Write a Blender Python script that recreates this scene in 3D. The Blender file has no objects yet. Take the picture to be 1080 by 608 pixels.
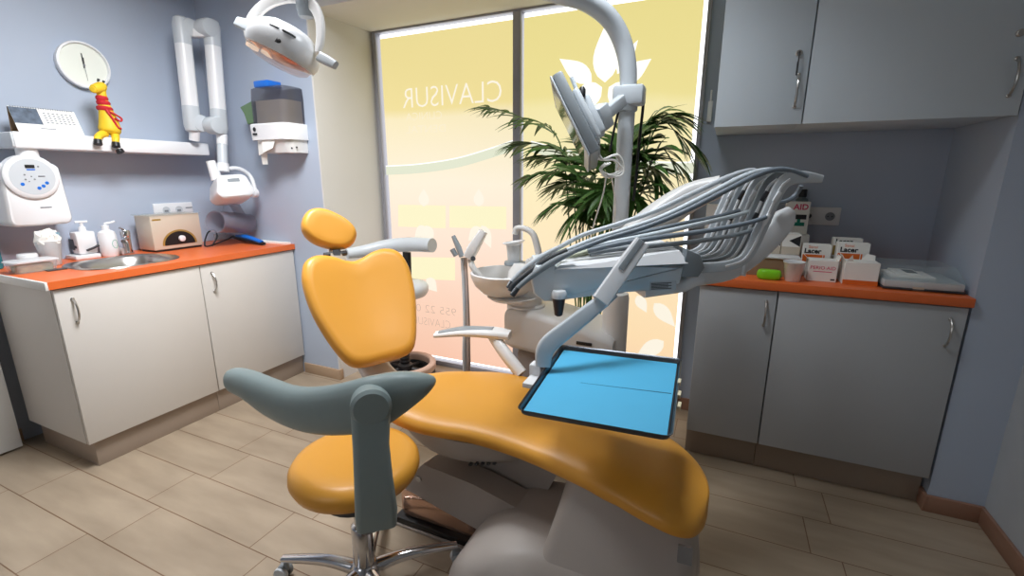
import bpy, bmesh, math, random
from mathutils import Vector, Matrix
random.seed(7)
SC = bpy.context.scene
COL = SC.collection
V = Vector
PI = math.pi

# ------------------------------------------------------------------ camera calibration (1080x608 photograph)
FPX, YAW, PITCH, HC = 490.45, math.radians(24.2), math.radians(13.5), 1.40
CAM = V((0, 0, HC))
FWD = V((-math.sin(YAW) * math.cos(PITCH), math.cos(YAW) * math.cos(PITCH), -math.sin(PITCH)))
RGT = V((math.cos(YAW), math.sin(YAW), 0))
UPV = RGT.cross(FWD)

def ray(x, y): return RGT * ((x - 540) / FPX) - UPV * ((y - 304) / FPX) + FWD
def PD(x, y, d): return CAM + ray(x, y) * d                       # point seen at a pixel, at depth d
def PX(x, y, X): r = ray(x, y); return CAM + r * (X / r.x)        # ... on the plane x = X
def PY(x, y, Y): r = ray(x, y); return CAM + r * (Y / r.y)
def PZ(x, y, Z): r = ray(x, y); return CAM + r * ((Z - HC) / r.z)

# ------------------------------------------------------------------ materials
def lin(c):
    c /= 255.0
    return c / 12.92 if c <= 0.04045 else ((c + 0.055) / 1.055) ** 2.4
def rgb(r, g, b): return (lin(r), lin(g), lin(b), 1)
MATS = {}
def mat(name, col, rough=0.5, metal=0.0, coat=0.0, noise=0.0, nscale=8.0, bump=0.0, alpha=1.0, trans=0.0, emit=0.0, emcol=None, spec=0.5, sss=0.0):
    m = bpy.data.materials.new(name); m.use_nodes = True
    nt = m.node_tree; b = nt.nodes['Principled BSDF']
    b.inputs['Base Color'].default_value = col
    b.inputs['Roughness'].default_value = rough
    b.inputs['Metallic'].default_value = metal
    b.inputs['Coat Weight'].default_value = coat
    b.inputs['Coat Roughness'].default_value = 0.15
    b.inputs['Specular IOR Level'].default_value = spec
    b.inputs['Alpha'].default_value = alpha
    b.inputs['Transmission Weight'].default_value = trans
    if emit:
        b.inputs['Emission Color'].default_value = emcol or col
        b.inputs['Emission Strength'].default_value = emit
    if noise or bump:
        tc = nt.nodes.new('ShaderNodeTexCoord'); nz = nt.nodes.new('ShaderNodeTexNoise')
        nz.inputs['Scale'].default_value = nscale; nz.inputs['Detail'].default_value = 4
        nt.links.new(tc.outputs['Object'], nz.inputs['Vector'])
        if noise:
            mx = nt.nodes.new('ShaderNodeMix'); mx.data_type = 'RGBA'
            mx.inputs[6].default_value = tuple(c * (1 - noise) for c in col[:3]) + (1,)
            mx.inputs[7].default_value = tuple(min(1, c * (1 + noise)) for c in col[:3]) + (1,)
            nt.links.new(nz.outputs['Fac'], mx.inputs[0]); nt.links.new(mx.outputs[2], b.inputs['Base Color'])
        if bump:
            bp = nt.nodes.new('ShaderNodeBump'); bp.inputs['Strength'].default_value = bump; bp.inputs['Distance'].default_value = 0.002
            nt.links.new(nz.outputs['Fac'], bp.inputs['Height']); nt.links.new(bp.outputs['Normal'], b.inputs['Normal'])
    MATS[name] = m
    return m

WALL = mat('blue_wall_paint', rgb(177, 188, 205), 0.75, noise=0.03, nscale=3, bump=0.15)
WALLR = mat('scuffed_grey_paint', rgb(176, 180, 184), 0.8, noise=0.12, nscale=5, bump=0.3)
CREAM = mat('cream_plaster', rgb(212, 210, 206), 0.8, noise=0.03, nscale=4)
CEIL = mat('ceiling_white', rgb(215, 215, 212), 0.9)
CAB = mat('cabinet_laminate', rgb(210, 205, 199), 0.35, noise=0.015)
CABE = mat('cabinet_edge_white', rgb(228, 228, 226), 0.4)
GAP = mat('shadow_gap', rgb(60, 55, 50), 0.8)
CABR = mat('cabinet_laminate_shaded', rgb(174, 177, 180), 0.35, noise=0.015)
CABU = mat('cabinet_laminate_cool_lit', rgb(204, 214, 222), 0.35, noise=0.015)  # same laminate, cool light on the wall cabinets put into the colour
PLINTH = mat('plinth_grey_brown', rgb(158, 142, 128), 0.3, noise=0.06, nscale=4)
ORANGE = mat('orange_laminate', rgb(224, 108, 52), 0.35, noise=0.04, nscale=20)
UPH = mat('orange_upholstery', rgb(224, 158, 58), 0.4, noise=0.03, nscale=6, bump=0.04, coat=0.05)
WHT = mat('white_plastic', rgb(234, 235, 237), 0.3)
WHW = mat('warm_white_plastic', rgb(228, 226, 224), 0.35)
LGR = mat('light_grey_plastic', rgb(200, 206, 211), 0.35)
BLG = mat('blue_grey_plastic', rgb(212, 221, 227), 0.35)
MGR = mat('mid_grey_plastic', rgb(140, 147, 152), 0.4)
HOSE = mat('hose_grey', rgb(120, 130, 140), 0.45)
DGR = mat('dark_grey_plastic', rgb(62, 64, 68), 0.4)
BLK = mat('black_plastic', rgb(22, 22, 24), 0.45)
STG = mat('stool_grey_green', rgb(134, 148, 148), 0.45, noise=0.03, bump=0.05, nscale=60)
BASEW = mat('chair_base_white', rgb(174, 165, 158), 0.45)
CHROME = mat('chrome', rgb(215, 215, 218), 0.12, metal=1.0)
STEEL = mat('brushed_steel', rgb(190, 188, 184), 0.28, metal=1.0, noise=0.05, nscale=40)
COPPER = mat('polished_base_panel', rgb(200, 165, 145), 0.18, metal=0.8)
BLUEP = mat('blue_tray_paper', rgb(82, 186, 230), 0.6, noise=0.03, nscale=14)
TRAYM = mat('dark_tray_metal', rgb(88, 92, 98), 0.3, metal=0.8)
YEL = mat('toy_yellow', rgb(236, 196, 40), 0.6, bump=0.2, nscale=60)
RED = mat('red_ribbon', rgb(196, 34, 44), 0.6)
LEAF = mat('palm_leaf', rgb(74, 112, 52), 0.4, noise=0.35, nscale=6, spec=0.4)
STEM = mat('palm_stem', rgb(120, 130, 62), 0.5)
POT = mat('pot_brown', rgb(120, 84, 60), 0.6)
SOIL = mat('soil', rgb(50, 38, 30), 0.9)
SKIRT_L = mat('tile_baseboard', rgb(176, 150, 124), 0.4, noise=0.06)
SKIRT_R = mat('brown_baseboard', rgb(150, 112, 92), 0.4, noise=0.08)
FRAME = mat('window_aluminium', rgb(150, 150, 158), 0.4, metal=0.2)
SMOKE = mat('smoked_plastic', rgb(78, 78, 90), 0.15, alpha=0.55)
PAPER = mat('white_paper', rgb(240, 238, 232), 0.8)
BLUEPL = mat('blue_plastic', rgb(24, 110, 210), 0.4)
GREENP = mat('green_sponge', rgb(96, 124, 92), 0.8, bump=0.3, nscale=60)
LIME = mat('lime_plastic', rgb(130, 210, 30), 0.35)
CLEAR = mat('clear_plastic', rgb(235, 240, 242), 0.08, alpha=0.28)
FROST = mat('frosted_plastic', rgb(232, 234, 236), 0.35, alpha=0.7)
ACRYL = mat('acrylic_sheet', rgb(190, 205, 210), 0.05, alpha=0.22)
CONE = mat('smoky_cone_plastic', rgb(150, 150, 165), 0.12, alpha=0.4)
TEAL = mat('teal_liquid', rgb(40, 150, 165), 0.2, alpha=0.85)
BEIGE = mat('beige_enamel', rgb(205, 192, 174), 0.4)
BROWNC = mat('brown_cardboard', rgb(150, 124, 96), 0.8)
GOLD = mat('gold_trim', rgb(180, 150, 80), 0.4, metal=0.5)
LACO = mat('box_orange', rgb(228, 112, 40), 0.5)
PINKI = mat('pink_ink', rgb(214, 70, 110), 0.6)
INK = mat('black_ink', rgb(28, 28, 32), 0.6)
GRI = mat('green_ink', rgb(0, 120, 100), 0.5)
REDI = mat('red_ink', rgb(170, 40, 50), 0.6)
GREYI = mat('grey_ink', rgb(130, 134, 140), 0.6)
SCREEN = mat('monitor_glass', rgb(60, 56, 54), 0.08, spec=0.8)
LENS = mat('lamp_reflector', rgb(236, 170, 130), 0.15, metal=0.9)
LGLASS = mat('lamp_glass', rgb(240, 215, 200), 0.05, alpha=0.3)
CALPIC = mat('calendar_photo', rgb(84, 96, 112), 0.4, noise=0.9, nscale=40)
FOODM = mat('food_bits', rgb(140, 130, 90), 0.8, noise=0.8, nscale=50)
CLOCKF = mat('clock_face', rgb(236, 240, 230), 0.5)
CREAMH = mat('cream_hose', rgb(205, 208, 180), 0.5)

def floor_mat():
    m = bpy.data.materials.new('floor_tile'); m.use_nodes = True
    nt = m.node_tree; N = nt.nodes; L = nt.links; b = N['Principled BSDF']
    tc = N.new('ShaderNodeTexCoord'); mp = N.new('ShaderNodeMapping')
    mp.inputs['Location'].default_value = (2.11 + 6.6, -0.965 + 4.3, 0)
    br = N.new('ShaderNodeTexBrick'); br.offset = 0.152; br.offset_frequency = 2; br.squash = 1
    br.inputs['Scale'].default_value = 1; br.inputs['Brick Width'].default_value = 0.66; br.inputs['Row Height'].default_value = 0.215
    br.inputs['Mortar Size'].default_value = 0.0022; br.inputs['Mortar Smooth'].default_value = 0.1; br.inputs['Bias'].default_value = 0
    br.inputs['Color1'].default_value = rgb(170, 154, 134); br.inputs['Color2'].default_value = rgb(160, 144, 124)
    br.inputs['Mortar'].default_value = rgb(120, 92, 68)
    L.new(tc.outputs['Object'], mp.inputs['Vector']); L.new(mp.outputs['Vector'], br.inputs['Vector'])
    mp2 = N.new('ShaderNodeMapping'); mp2.inputs['Scale'].default_value = (1.2, 5.0, 1)
    nz = N.new('ShaderNodeTexNoise'); nz.inputs['Scale'].default_value = 2.2; nz.inputs['Detail'].default_value = 6
    L.new(tc.outputs['Object'], mp2.inputs['Vector']); L.new(mp2.outputs['Vector'], nz.inputs['Vector'])
    rp = N.new('ShaderNodeValToRGB')
    rp.color_ramp.elements[0].position = 0.3; rp.color_ramp.elements[0].color = (0.80, 0.78, 0.76, 1)
    rp.color_ramp.elements[1].position = 0.7; rp.color_ramp.elements[1].color = (1.06, 1.05, 1.04, 1)
    L.new(nz.outputs['Fac'], rp.inputs['Fac'])
    mx = N.new('ShaderNodeMix'); mx.data_type = 'RGBA'; mx.blend_type = 'MULTIPLY'; mx.inputs[0].default_value = 1
    L.new(br.outputs['Color'], mx.inputs[6]); L.new(rp.outputs['Color'], mx.inputs[7]); L.new(mx.outputs[2], b.inputs['Base Color'])
    b.inputs['Roughness'].default_value = 0.42
    bp = N.new('ShaderNodeBump'); bp.inputs['Strength'].default_value = 0.4; bp.inputs['Distance'].default_value = 0.002; bp.invert = True
    L.new(br.outputs['Fac'], bp.inputs['Height']); L.new(bp.outputs['Normal'], b.inputs['Normal'])
    return m
FLOOR = floor_mat()

def film_mat(name, stops, strength=1.0):
    """printed film, backlight from the street put in as emission; colour runs with height"""
    m = bpy.data.materials.new(name); m.use_nodes = True
    nt = m.node_tree; N = nt.nodes; L = nt.links; b = N['Principled BSDF']
    tc = N.new('ShaderNodeTexCoord'); sp = N.new('ShaderNodeSeparateXYZ'); L.new(tc.outputs['Object'], sp.inputs[0])
    mr = N.new('ShaderNodeMapRange'); mr.inputs['From Min'].default_value = 0; mr.inputs['From Max'].default_value = 2.4
    L.new(sp.outputs['Z'], mr.inputs['Value'])
    nz = N.new('ShaderNodeTexNoise'); nz.inputs['Scale'].default_value = 1.6; nz.inputs['Detail'].default_value = 2
    L.new(tc.outputs['Object'], nz.inputs['Vector'])
    ad = N.new('ShaderNodeMath'); ad.operation = 'MULTIPLY_ADD'; ad.inputs[1].default_value = 0.05; L.new(nz.outputs['Fac'], ad.inputs[0]); 
    sb = N.new('ShaderNodeMath'); sb.operation = 'SUBTRACT'; sb.inputs[1].default_value = 0.025
    L.new(mr.outputs[0], ad.inputs[2]); L.new(ad.outputs[0], sb.inputs[0])
    rp = N.new('ShaderNodeValToRGB'); L.new(sb.outputs[0], rp.inputs['Fac'])
    e = rp.color_ramp.elements
    for i, (z, c) in enumerate(stops):
        el = e[i] if i < 2 else e.new(0.5)
        el.position = z / 2.4; el.color = c
    # keep order
    for i, (z, c) in enumerate(stops):
        e[i].position = z / 2.4; e[i].color = c
    L.new(rp.outputs['Color'], b.inputs['Emission Color']); b.inputs['Emission Strength'].default_value = strength
    b.inputs['Base Color'].default_value = (0.05, 0.05, 0.05, 1); b.inputs['Roughness'].default_value = 0.6
    return m
FILM = film_mat('printed_window_film', [(0.0, rgb(246, 196, 170)), (0.45, rgb(250, 210, 186)), (0.95, rgb(252, 226, 206)), (1.35, rgb(250, 238, 214)), (1.78, rgb(246, 232, 190)), (1.84, rgb(238, 220, 150)), (2.4, rgb(232, 216, 146))])
FILMR = film_mat('printed_window_film_pale', [(0.0, rgb(246, 206, 172)), (0.45, rgb(252, 222, 178)), (0.95, rgb(253, 230, 190)), (1.35, rgb(250, 236, 190)), (1.80, rgb(242, 230, 170)), (1.86, rgb(236, 222, 148)), (2.4, rgb(230, 216, 140))])
def emis(name, col, s): return mat(name, (0.02, 0.02, 0.02, 1), 0.7, emit=s, emcol=col)
DAY = emis('daylight_glass', (0.95, 0.97, 1, 1), 2.2)
PETAL = emis('print_white', rgb(255, 255, 250), 1.15)  # prints glow like the film, backlight put in as emission
PALEY = emis('print_pale_yellow', rgb(250, 243, 200), 1.0)
PALEW = emis('print_pale_white', rgb(252, 244, 226), 1.0)
PALEF = emis('print_faint_white', rgb(250, 238, 208), 1.0)
PALEG = emis('print_pale_green', rgb(226, 230, 206), 1.0)
PALEG2 = emis('print_grey_ink', rgb(214, 186, 166), 0.9)

# ------------------------------------------------------------------ mesh helpers
def bm_new(): return bmesh.new()
def obj(name, bm, m=None, parent=None, smooth=True, angle=40):
    me = bpy.data.meshes.new(name)
    bmesh.ops.recalc_face_normals(bm, faces=bm.faces)
    bm.to_mesh(me); bm.free()
    if smooth and len(me.polygons):
        me.polygons.foreach_set('use_smooth', [True] * len(me.polygons))
        me.set_sharp_from_angle(angle=math.radians(angle))
    if m is not None:
        for mm in (m if isinstance(m, (list, tuple)) else [m]): me.materials.append(mm)
    o = bpy.data.objects.new(name, me); COL.objects.link(o)
    if parent is not None:
        o.parent = parent
        o.matrix_parent_inverse = Matrix.Translation(-parent.location)
    return o
def tag(o, label, cat, group=None, kind=None):
    if label: o['label'] = label
    if cat: o['category'] = cat
    if group: o['group'] = group
    if kind: o['kind'] = kind
    return o
def thing(name, label, cat, loc=(0, 0, 0), group=None):
    o = bpy.data.objects.new(name, None); COL.objects.link(o); o.location = loc
    o.empty_display_size = 0.05
    return tag(o, label, cat, group)
def struct(name, bm, m, parent=None, **k):
    o = obj(name, bm, m, parent, **k)
    if parent is None: o['kind'] = 'structure'
    return o

def bx(bm, x0, x1, y0, y1, z0, z1, bev=0.0, seg=2, M=None):
    r = bmesh.ops.create_cube(bm, size=1)
    vs = r['verts']
    c = V(((x0 + x1) / 2, (y0 + y1) / 2, (z0 + z1) / 2)); s = V((abs(x1 - x0), abs(y1 - y0), abs(z1 - z0)))
    for v in vs: v.co = V((v.co.x * s.x + c.x, v.co.y * s.y + c.y, v.co.z * s.z + c.z))
    if bev > 0:
        es = list({e for v in vs for e in v.link_edges})
        rb = bmesh.ops.bevel(bm, geom=es, offset=bev, segments=seg, affect='EDGES', profile=0.5)
        vs = list({v for f in rb['faces'] for v in f.verts} | {v for v in vs if v.is_valid})
    if M is not None:
        for v in vs: v.co = M @ v.co
    return vs
def catmull(pts, n=6):
    pts = [V(p) for p in pts]
    if len(pts) < 3: return pts
    P = [pts[0] * 2 - pts[1]] + pts + [pts[-1] * 2 - pts[-2]]
    out = []
    for i in range(1, len(P) - 2):
        a, b, c, d = P[i - 1], P[i], P[i + 1], P[i + 2]
        for k in range(n):
            t = k / n
            out.append(0.5 * ((2 * b) + (c - a) * t + (2 * a - 5 * b + 4 * c - d) * t * t + (3 * b - a - 3 * c + d) * t ** 3))
    out.append(pts[-1].copy())
    return out
def loft(bm, rings, cap=True, closed=True):
    R = [[bm.verts.new(p) for p in r] for r in rings]
    n = len(R[0])
    for a, b in zip(R, R[1:]):
        for i in range(n if closed else n - 1):
            j = (i + 1) % n
            bm.faces.new((a[i], a[j], b[j], b[i]))
    if cap and closed:
        bm.faces.new(R[0][::-1]); bm.faces.new(R[-1])
    return R
def tube(bm, pts, r, seg=10, smooth=0, cap=True, flat=None):
    """sweep; r a number or one per point; flat=(w,h,updir) gives an elliptic section"""
    pts = [V(p) for p in pts]
    if smooth:
        n0 = len(pts)
        if not isinstance(r, (int, float)):
            rr = catmull([V((q, 0, 0)) for q in r], smooth); r = [max(1e-4, q.x) for q in rr]
        pts = catmull(pts, smooth)
    rs = [r] * len(pts) if isinstance(r, (int, float)) else r
    rings = []; prev = None
    for i, p in enumerate(pts):
        t = (pts[min(i + 1, len(pts) - 1)] - pts[max(i - 1, 0)]).normalized()
        if prev is None:
            u = V((0, 0, 1)) if abs(t.z) < 0.9 else V((1, 0, 0))
            u = (u - t * u.dot(t)).normalized()
        else:
            u = (prev - t * prev.dot(t)).normalized()
        prev = u; w = t.cross(u)
        rings.append([p + (u * math.cos(2 * PI * k / seg) + w * math.sin(2 * PI * k / seg)) * rs[i] for k in range(seg)])
    loft(bm, rings, cap)
def rrect(w, h, r, n=4):
    """rounded rectangle outline, counter-clockwise"""
    out = []
    for cx, cy, a0 in ((w / 2 - r, h / 2 - r, 0), (-w / 2 + r, h / 2 - r, 90), (-w / 2 + r, -h / 2 + r, 180), (w / 2 - r, -h / 2 + r, 270)):
        for k in range(n + 1):
            a = math.radians(a0 + 90 * k / n); out.append((cx + r * math.cos(a), cy + r * math.sin(a)))
    return out
def bar(bm, pts, w, h, up=(0, 0, 1), r=None, smooth=0, n=3):
    """sweep a rounded rectangle: w across, h along up; w,h numbers or lists"""
    pts = [V(p) for p in pts]
    k0 = len(pts)
    W = [w] * k0 if isinstance(w, (int, float)) else list(w)
    Hh = [h] * k0 if isinstance(h, (int, float)) else list(h)
    if smooth:
        W = [q.x for q in catmull([V((q, 0, 0)) for q in W], smooth)]; Hh = [q.x for q in catmull([V((q, 0, 0)) for q in Hh], smooth)]
        pts = catmull(pts, smooth)
    rings = []
    for i, p in enumerate(pts):
        t = (pts[min(i + 1, len(pts) - 1)] - pts[max(i - 1, 0)]).normalized()
        u = V(up); u = (u - t * u.dot(t)).normalized(); s = t.cross(u)
        rr = min(W[i], Hh[i]) * 0.5 * 0.98 if r is None else min(r, min(W[i], Hh[i]) * 0.49)
        rings.append([p + s * a + u * b for a, b in rrect(W[i], Hh[i], rr, n)])
    loft(bm, rings, True)
def lathe(bm, prof, seg=24, M=None, cap=True):
    rings = [[V((r * math.cos(2 * PI * k / seg), r * math.sin(2 * PI * k / seg), z)) for k in range(seg)] for r, z in prof]
    if M is not None: rings = [[M @ p for p in r] for r in rings]
    loft(bm, rings, cap)
def frame(o, n, up=(0, 0, 1)):
    """matrix with local z = n, local y close to up, origin o"""
    n = V(n).normalized(); u = V(up); u = (u - n * u.dot(n)).normalized(); x = u.cross(n)
    M = Matrix((x, u, n)).transposed().to_4x4(); M.translation = V(o)
    return M
def prism(bm, poly, d0, d1, M=None, bev=0.0):
    """polygon (x,y) extruded along local z from d0 to d1"""
    M = M or Matrix.Identity(4)
    a = [bm.verts.new(M @ V((x, y, d0))) for x, y in poly]; b = [bm.verts.new(M @ V((x, y, d1))) for x, y in poly]
    fs = [bm.faces.new(a[::-1]), bm.faces.new(b)]
    n = len(a)
    for i in range(n): fs.append(bm.faces.new((a[i], a[(i + 1) % n], b[(i + 1) % n], b[i])))
    if bev:
        es = list({e for f in fs[:2] for e in f.edges})
        bmesh.ops.bevel(bm, geom=es, offset=bev, segments=2, affect='EDGES', profile=0.5)
def slab(bm, pts3, off):
    """polygon of 3D points thickened by vector off"""
    off = V(off)
    a = [bm.verts.new(V(p)) for p in pts3]; b = [bm.verts.new(V(p) + off) for p in pts3]
    bm.faces.new(a[::-1]); bm.faces.new(b); n = len(a)
    for i in range(n): bm.faces.new((a[i], a[(i + 1) % n], b[(i + 1) % n], b[i]))
def sheet(bm, pts3): bm.faces.new([bm.verts.new(V(p)) for p in pts3])
def spl2(pts, n=5, closed=True):
    pts = [V((x, y, 0)) for x, y in pts]
    if closed:
        k = len(pts); out = []
        for i in range(k):
            a, b, c, d = pts[i - 1], pts[i], pts[(i + 1) % k], pts[(i + 2) % k]
            for j in range(n):
                t = j / n
                q = 0.5 * ((2 * b) + (c - a) * t + (2 * a - 5 * b + 4 * c - d) * t * t + (3 * b - a - 3 * c + d) * t ** 3)
                out.append((q.x, q.y))
        return out
    return [(q.x, q.y) for q in catmull(pts, n)]
def pillow(bm, outline, tf, tb, M, bend=None, edge=0.25, ctr=None):
    """cushion from a closed 2D outline: bulging front (+z) and back (-z); bend(x,y)->dz"""
    n = len(outline)
    cx, cy = ctr or (sum(p[0] for p in outline) / n, sum(p[1] for p in outline) / n)
    prof = [(1.0, 0.0)]
    for k in range(1, 6):
        a = k / 5 * PI / 2; prof.append((1 - edge * (1 - math.cos(a)), math.sin(a)))
    prof += [((1 - edge) * 0.66, 1.0), ((1 - edge) * 0.33, 1.0)]
    def ring(s, z): 
        out = []
        for x, y in outline:
            X, Y = cx + (x - cx) * s, cy + (y - cy) * s
            out.append(M @ V((X, Y, z + (bend(X, Y) if bend else 0))))
        return out
    rings = [ring(s, -q * tb) for s, q in prof[::-1]] + [ring(s, q * tf) for s, q in prof[1:]]
    R = loft(bm, rings, cap=False)
    for r, z in ((R[0], -tb), (R[-1], tf)):
        c = bm.verts.new(M @ V((cx, cy, z + (bend(cx, cy) if bend else 0))))
        for i in range(n):
            bm.faces.new((r[i], r[(i + 1) % n], c))
def rot_to(M, pts): return [M @ V(p) for p in pts]
def text_mesh(txt, size, M, name, m, parent, depth=0.0006, align='CENTER', bold=0.0):
    cu = bpy.data.curves.new(name, 'FONT'); cu.body = txt; cu.size = size; cu.align_x = align; cu.align_y = 'CENTER'
    cu.extrude = depth; cu.offset = bold; cu.resolution_u = 3
    t = bpy.data.objects.new('tmp_text', cu); COL.objects.link(t)
    dg = bpy.context.evaluated_depsgraph_get()
    me = bpy.data.meshes.new_from_object(t.evaluated_get(dg))
    COL.objects.unlink(t); bpy.data.objects.remove(t); bpy.data.curves.remove(cu)
    me.transform(M); me.name = name
    me.materials.clear(); me.materials.append(m)
    o = bpy.data.objects.new(name, me); COL.objects.link(o)
    if parent is not None:
        o.parent = parent
        o.matrix_parent_inverse = Matrix.Translation(-parent.location)
    return o

# ------------------------------------------------------------------ room shell
XW, YB, YN, XR, ZC = -3.36, 2.29, 2.83, 1.10, 2.75
RL = -2.36       # left reveal at the room side
PIL = 0.915      # niche side wall
b = bm_new(); bx(b, XW - .1, XR + .1, -1.6, 3.0, -.1, 0); struct('floor', b, FLOOR, smooth=False)
b = bm_new(); bx(b, XW - .1, XR + .1, -1.6, 3.0, ZC, ZC + .1); struct('ceiling', b, CEIL, smooth=False)
b = bm_new(); bx(b, XW - .1, XW, -1.6, YB + .12, 0, ZC); struct('wall_left', b, WALL, smooth=False)
b = bm_new(); bx(b, XW, RL - .012, YB, YN + .12, 0, ZC); struct('wall_back', b, WALL, smooth=False)
b = bm_new(); sheet_pts = [(RL - .012, YB), (RL, YB), (-2.305, YN + .12), (RL - .012, YN + .12)]
prism(b, sheet_pts, 0, ZC); struct('wall_reveal', b, CREAM, smooth=False)
b = bm_new(); bx(b, RL, -.076, YB, YN, 2.36, ZC); struct('ceiling_soffit', b, CREAM, smooth=False)
b = bm_new(); bx(b, -.15, PIL + .1, YN, YN + .12, 0, ZC); struct('wall_niche', b, WALL, smooth=False)
b = bm_new(); bx(b, PIL, XR + .1, YB + .02, YN + .12, 0, ZC); struct('wall_pillar', b, WALL, smooth=False)
b = bm_new(); bx(b, XR, XR + .1, -1.6, YB + .02, 0, ZC); struct('wall_right', b, WALLR, smooth=False)
b = bm_new(); bx(b, XW, XR, -1.7, -1.6, 0, ZC); struct('wall_front', b, WALL, smooth=False)
# baseboards
b = bm_new(); bx(b, -2.69, RL, YB - .014, YB, 0, .075, .002); bx(b, RL - .002, RL + .012, YB - .014, YB + .02, 0, .075, .002); struct('baseboard_back', b, SKIRT_L)
b = bm_new(); bx(b, -.145, -.03, YN - .014, YN, 0, .075, .002); struct('baseboard_niche', b, SKIRT_R)
b = bm_new(); bx(b, PIL - .0, XR, YB + .004, YB + .02, 0, .075, .002); bx(b, PIL - .014, PIL + .001, YB + .004, YB + .08, 0, .075, .002); struct('baseboard_pillar', b, SKIRT_R)
b = bm_new(); bx(b, XR - .014, XR, -1.6, YB + .004, 0, .075, .002); struct('baseboard_right', b, SKIRT_R)
b = bm_new(); bx(b, XW, XW + .014, .80, .98, 0, .075, .002); struct('baseboard_left', b, SKIRT_L)
# far-left white door leaf standing at the left wall
b = bm_new(); bx(b, XW + .002, -3.262, -.05, .945, .012, 2.05, .003); d = struct('door_1', b, CABE)
b = bm_new(); bx(b, -3.262, -3.257, .08, .80, .25, .9, .002); bx(b, -3.262, -3.257, .08, .80, 1.0, 1.9, .002); struct('door_panel', b, CAB, d)

# ------------------------------------------------------------------ window
w = bpy.data.objects.new('window_1', None); COL.objects.link(w); w['kind'] = 'structure'
WX0, WX1, WM, WT = -2.305, -.150, -1.222, 2.36
b = bm_new()
bx(b, WX0, WX0 + .028, 2.79, 2.86, 0, WT, .003); bx(b, WX1 - .02, WX1, 2.79, 2.86, 0, WT, .003)
bx(b, WX0 + .028, WX1 - .02, 2.79, 2.86, WT - .012, WT, .003); bx(b, WX0 + .028, WX1 - .02, 2.79, 2.86, 0, .035, .003)
obj('window_frame', b, FRAME, w)
b = bm_new(); bx(b, WM - .026, WM + .026, 2.785, 2.86, .035, WT - .012, .004); obj('mullion', b, FRAME, w)
for nm, x0, x1 in (('left', WX0 + .028, WM - .026), ('right', WM + .026, WX1 - .02)):
    b = bm_new(); bx(b, x0, x1, 2.845, 2.85, .035, WT - .012); g = obj('glass_pane', b, DAY, w, smooth=False)
YF = 2.815
fl = None
b = bm_new(); bx(b, WX0 + .05, WM - .030, YF, YF + .004, .06, WT - .045); film_l = obj('printed_film', b, FILM, w, smooth=False)
b = bm_new(); bx(b, WM + .036, WX1 - .042, YF, YF + .004, .06, WT - .045); film_r = obj('printed_film', b, FILMR, w, smooth=False)
# lettering printed for the street side, so it reads mirrored from indoors
def film_text(txt, pxl, pxr, pytop_r, pybot_r, m, parent, bold=0.0, spacing=1.0):
    a = PY(pxl, (pytop_r + pybot_r) / 2, YF - .002); c = PY(pxr, (pytop_r + pybot_r) / 2, YF - .002)
    top = PY(pxr, pytop_r, YF - .002); bot = PY(pxr, pybot_r, YF - .002)
    wd = c.x - a.x; hh = top.z - bot.z; zc = (top.z + bot.z) / 2
    o = text_mesh(txt, 1.0, Matrix.Identity(4), 'lettering', m, parent, depth=0.0, bold=bold)
    me = o.data
    xs = [v.co.x for v in me.vertices]; ys = [v.co.y for v in me.vertices]
    sx = wd / (max(xs) - min(xs)); sy = hh / (max(ys) - min(ys)); mx = (max(xs) + min(xs)) / 2; my = (max(ys) + min(ys)) / 2
    for v in me.vertices:
        x, y = (v.co.x - mx) * sx, (v.co.y - my) * sy
        v.co = V(((a.x + c.x) / 2 - x, YF - .002, zc + y))
    return o
film_text('CLAVISUR', 424, 529, 84, 107, PALEW, film_l, bold=-0.012)
film_text('CLINICA', 428, 466, 117, 125, PALEF, film_l, bold=-0.01)
film_text('DENTAL', 428, 470, 131, 139, PALEF, film_l)
film_text('955 22 05', 434, 481, 326, 334, PALEG2, film_l, bold=-0.02)
film_text('CLAVISUR', 436, 475, 339, 347, PALEG2, film_l, bold=-0.02)
def petal_pts(base, tip, wid, n=9):
    base, tip = V(base), V(tip); ax = tip - base; L = ax.length; ax.normalize(); s = V((-ax.z, 0, ax.x))
    left, right = [], []
    for k in range(n + 1):
        t = k / n
        ww = wid * math.sin(PI * min(1, t ** 0.72)) * (1 if t < .5 else (1 - (t - .5) * .25))
        left.append(base + ax * L * t + s * ww / 2)
        right.append(base + ax * L * t - s * ww / 2)
    return left + right[1:-1][::-1]
def film_petals(specs, m, parent, yoff=.0025):
    bb = bm_new()
    for (bxp, byp), (tx, ty), wpx in specs:
        B = PY(bxp, byp, YF - yoff); T = PY(tx, ty, YF - yoff)
        wd = (PY(bxp + wpx, byp, YF - yoff) - B).x
        pts = petal_pts(B, T, wd)
        sheet(bb, pts)
    o = obj('flower_emblem', bb, m, parent, smooth=False)
    return o
film_petals([((638, 87), (640, 22), 27), ((624, 86), (590, 62), 19), ((655, 86), (687, 62), 19), ((651, 78), (673, 42), 13), ((635, 92), (601, 112), 25), ((642, 92), (672, 112), 25)], PETAL, film_r)
film_petals([((447, 218), (447, 199), 11), ((505, 218), (505, 199), 11), ((450, 240), (437, 252), 12), ((449, 238), (456, 258), 12), ((507, 240), (494, 254), 12), ((508, 238), (518, 262), 12)], PALEW, film_l)
film_petals([((450, 294), (461, 308), 12), ((505, 296), (519, 315), 12)], PALEW, film_l)
film_petals([((690, 320), (712, 345), 16), ((700, 360), (670, 378), 18), ((672, 312), (682, 330), 12)], PALEW, film_r)
b = bm_new()
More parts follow.
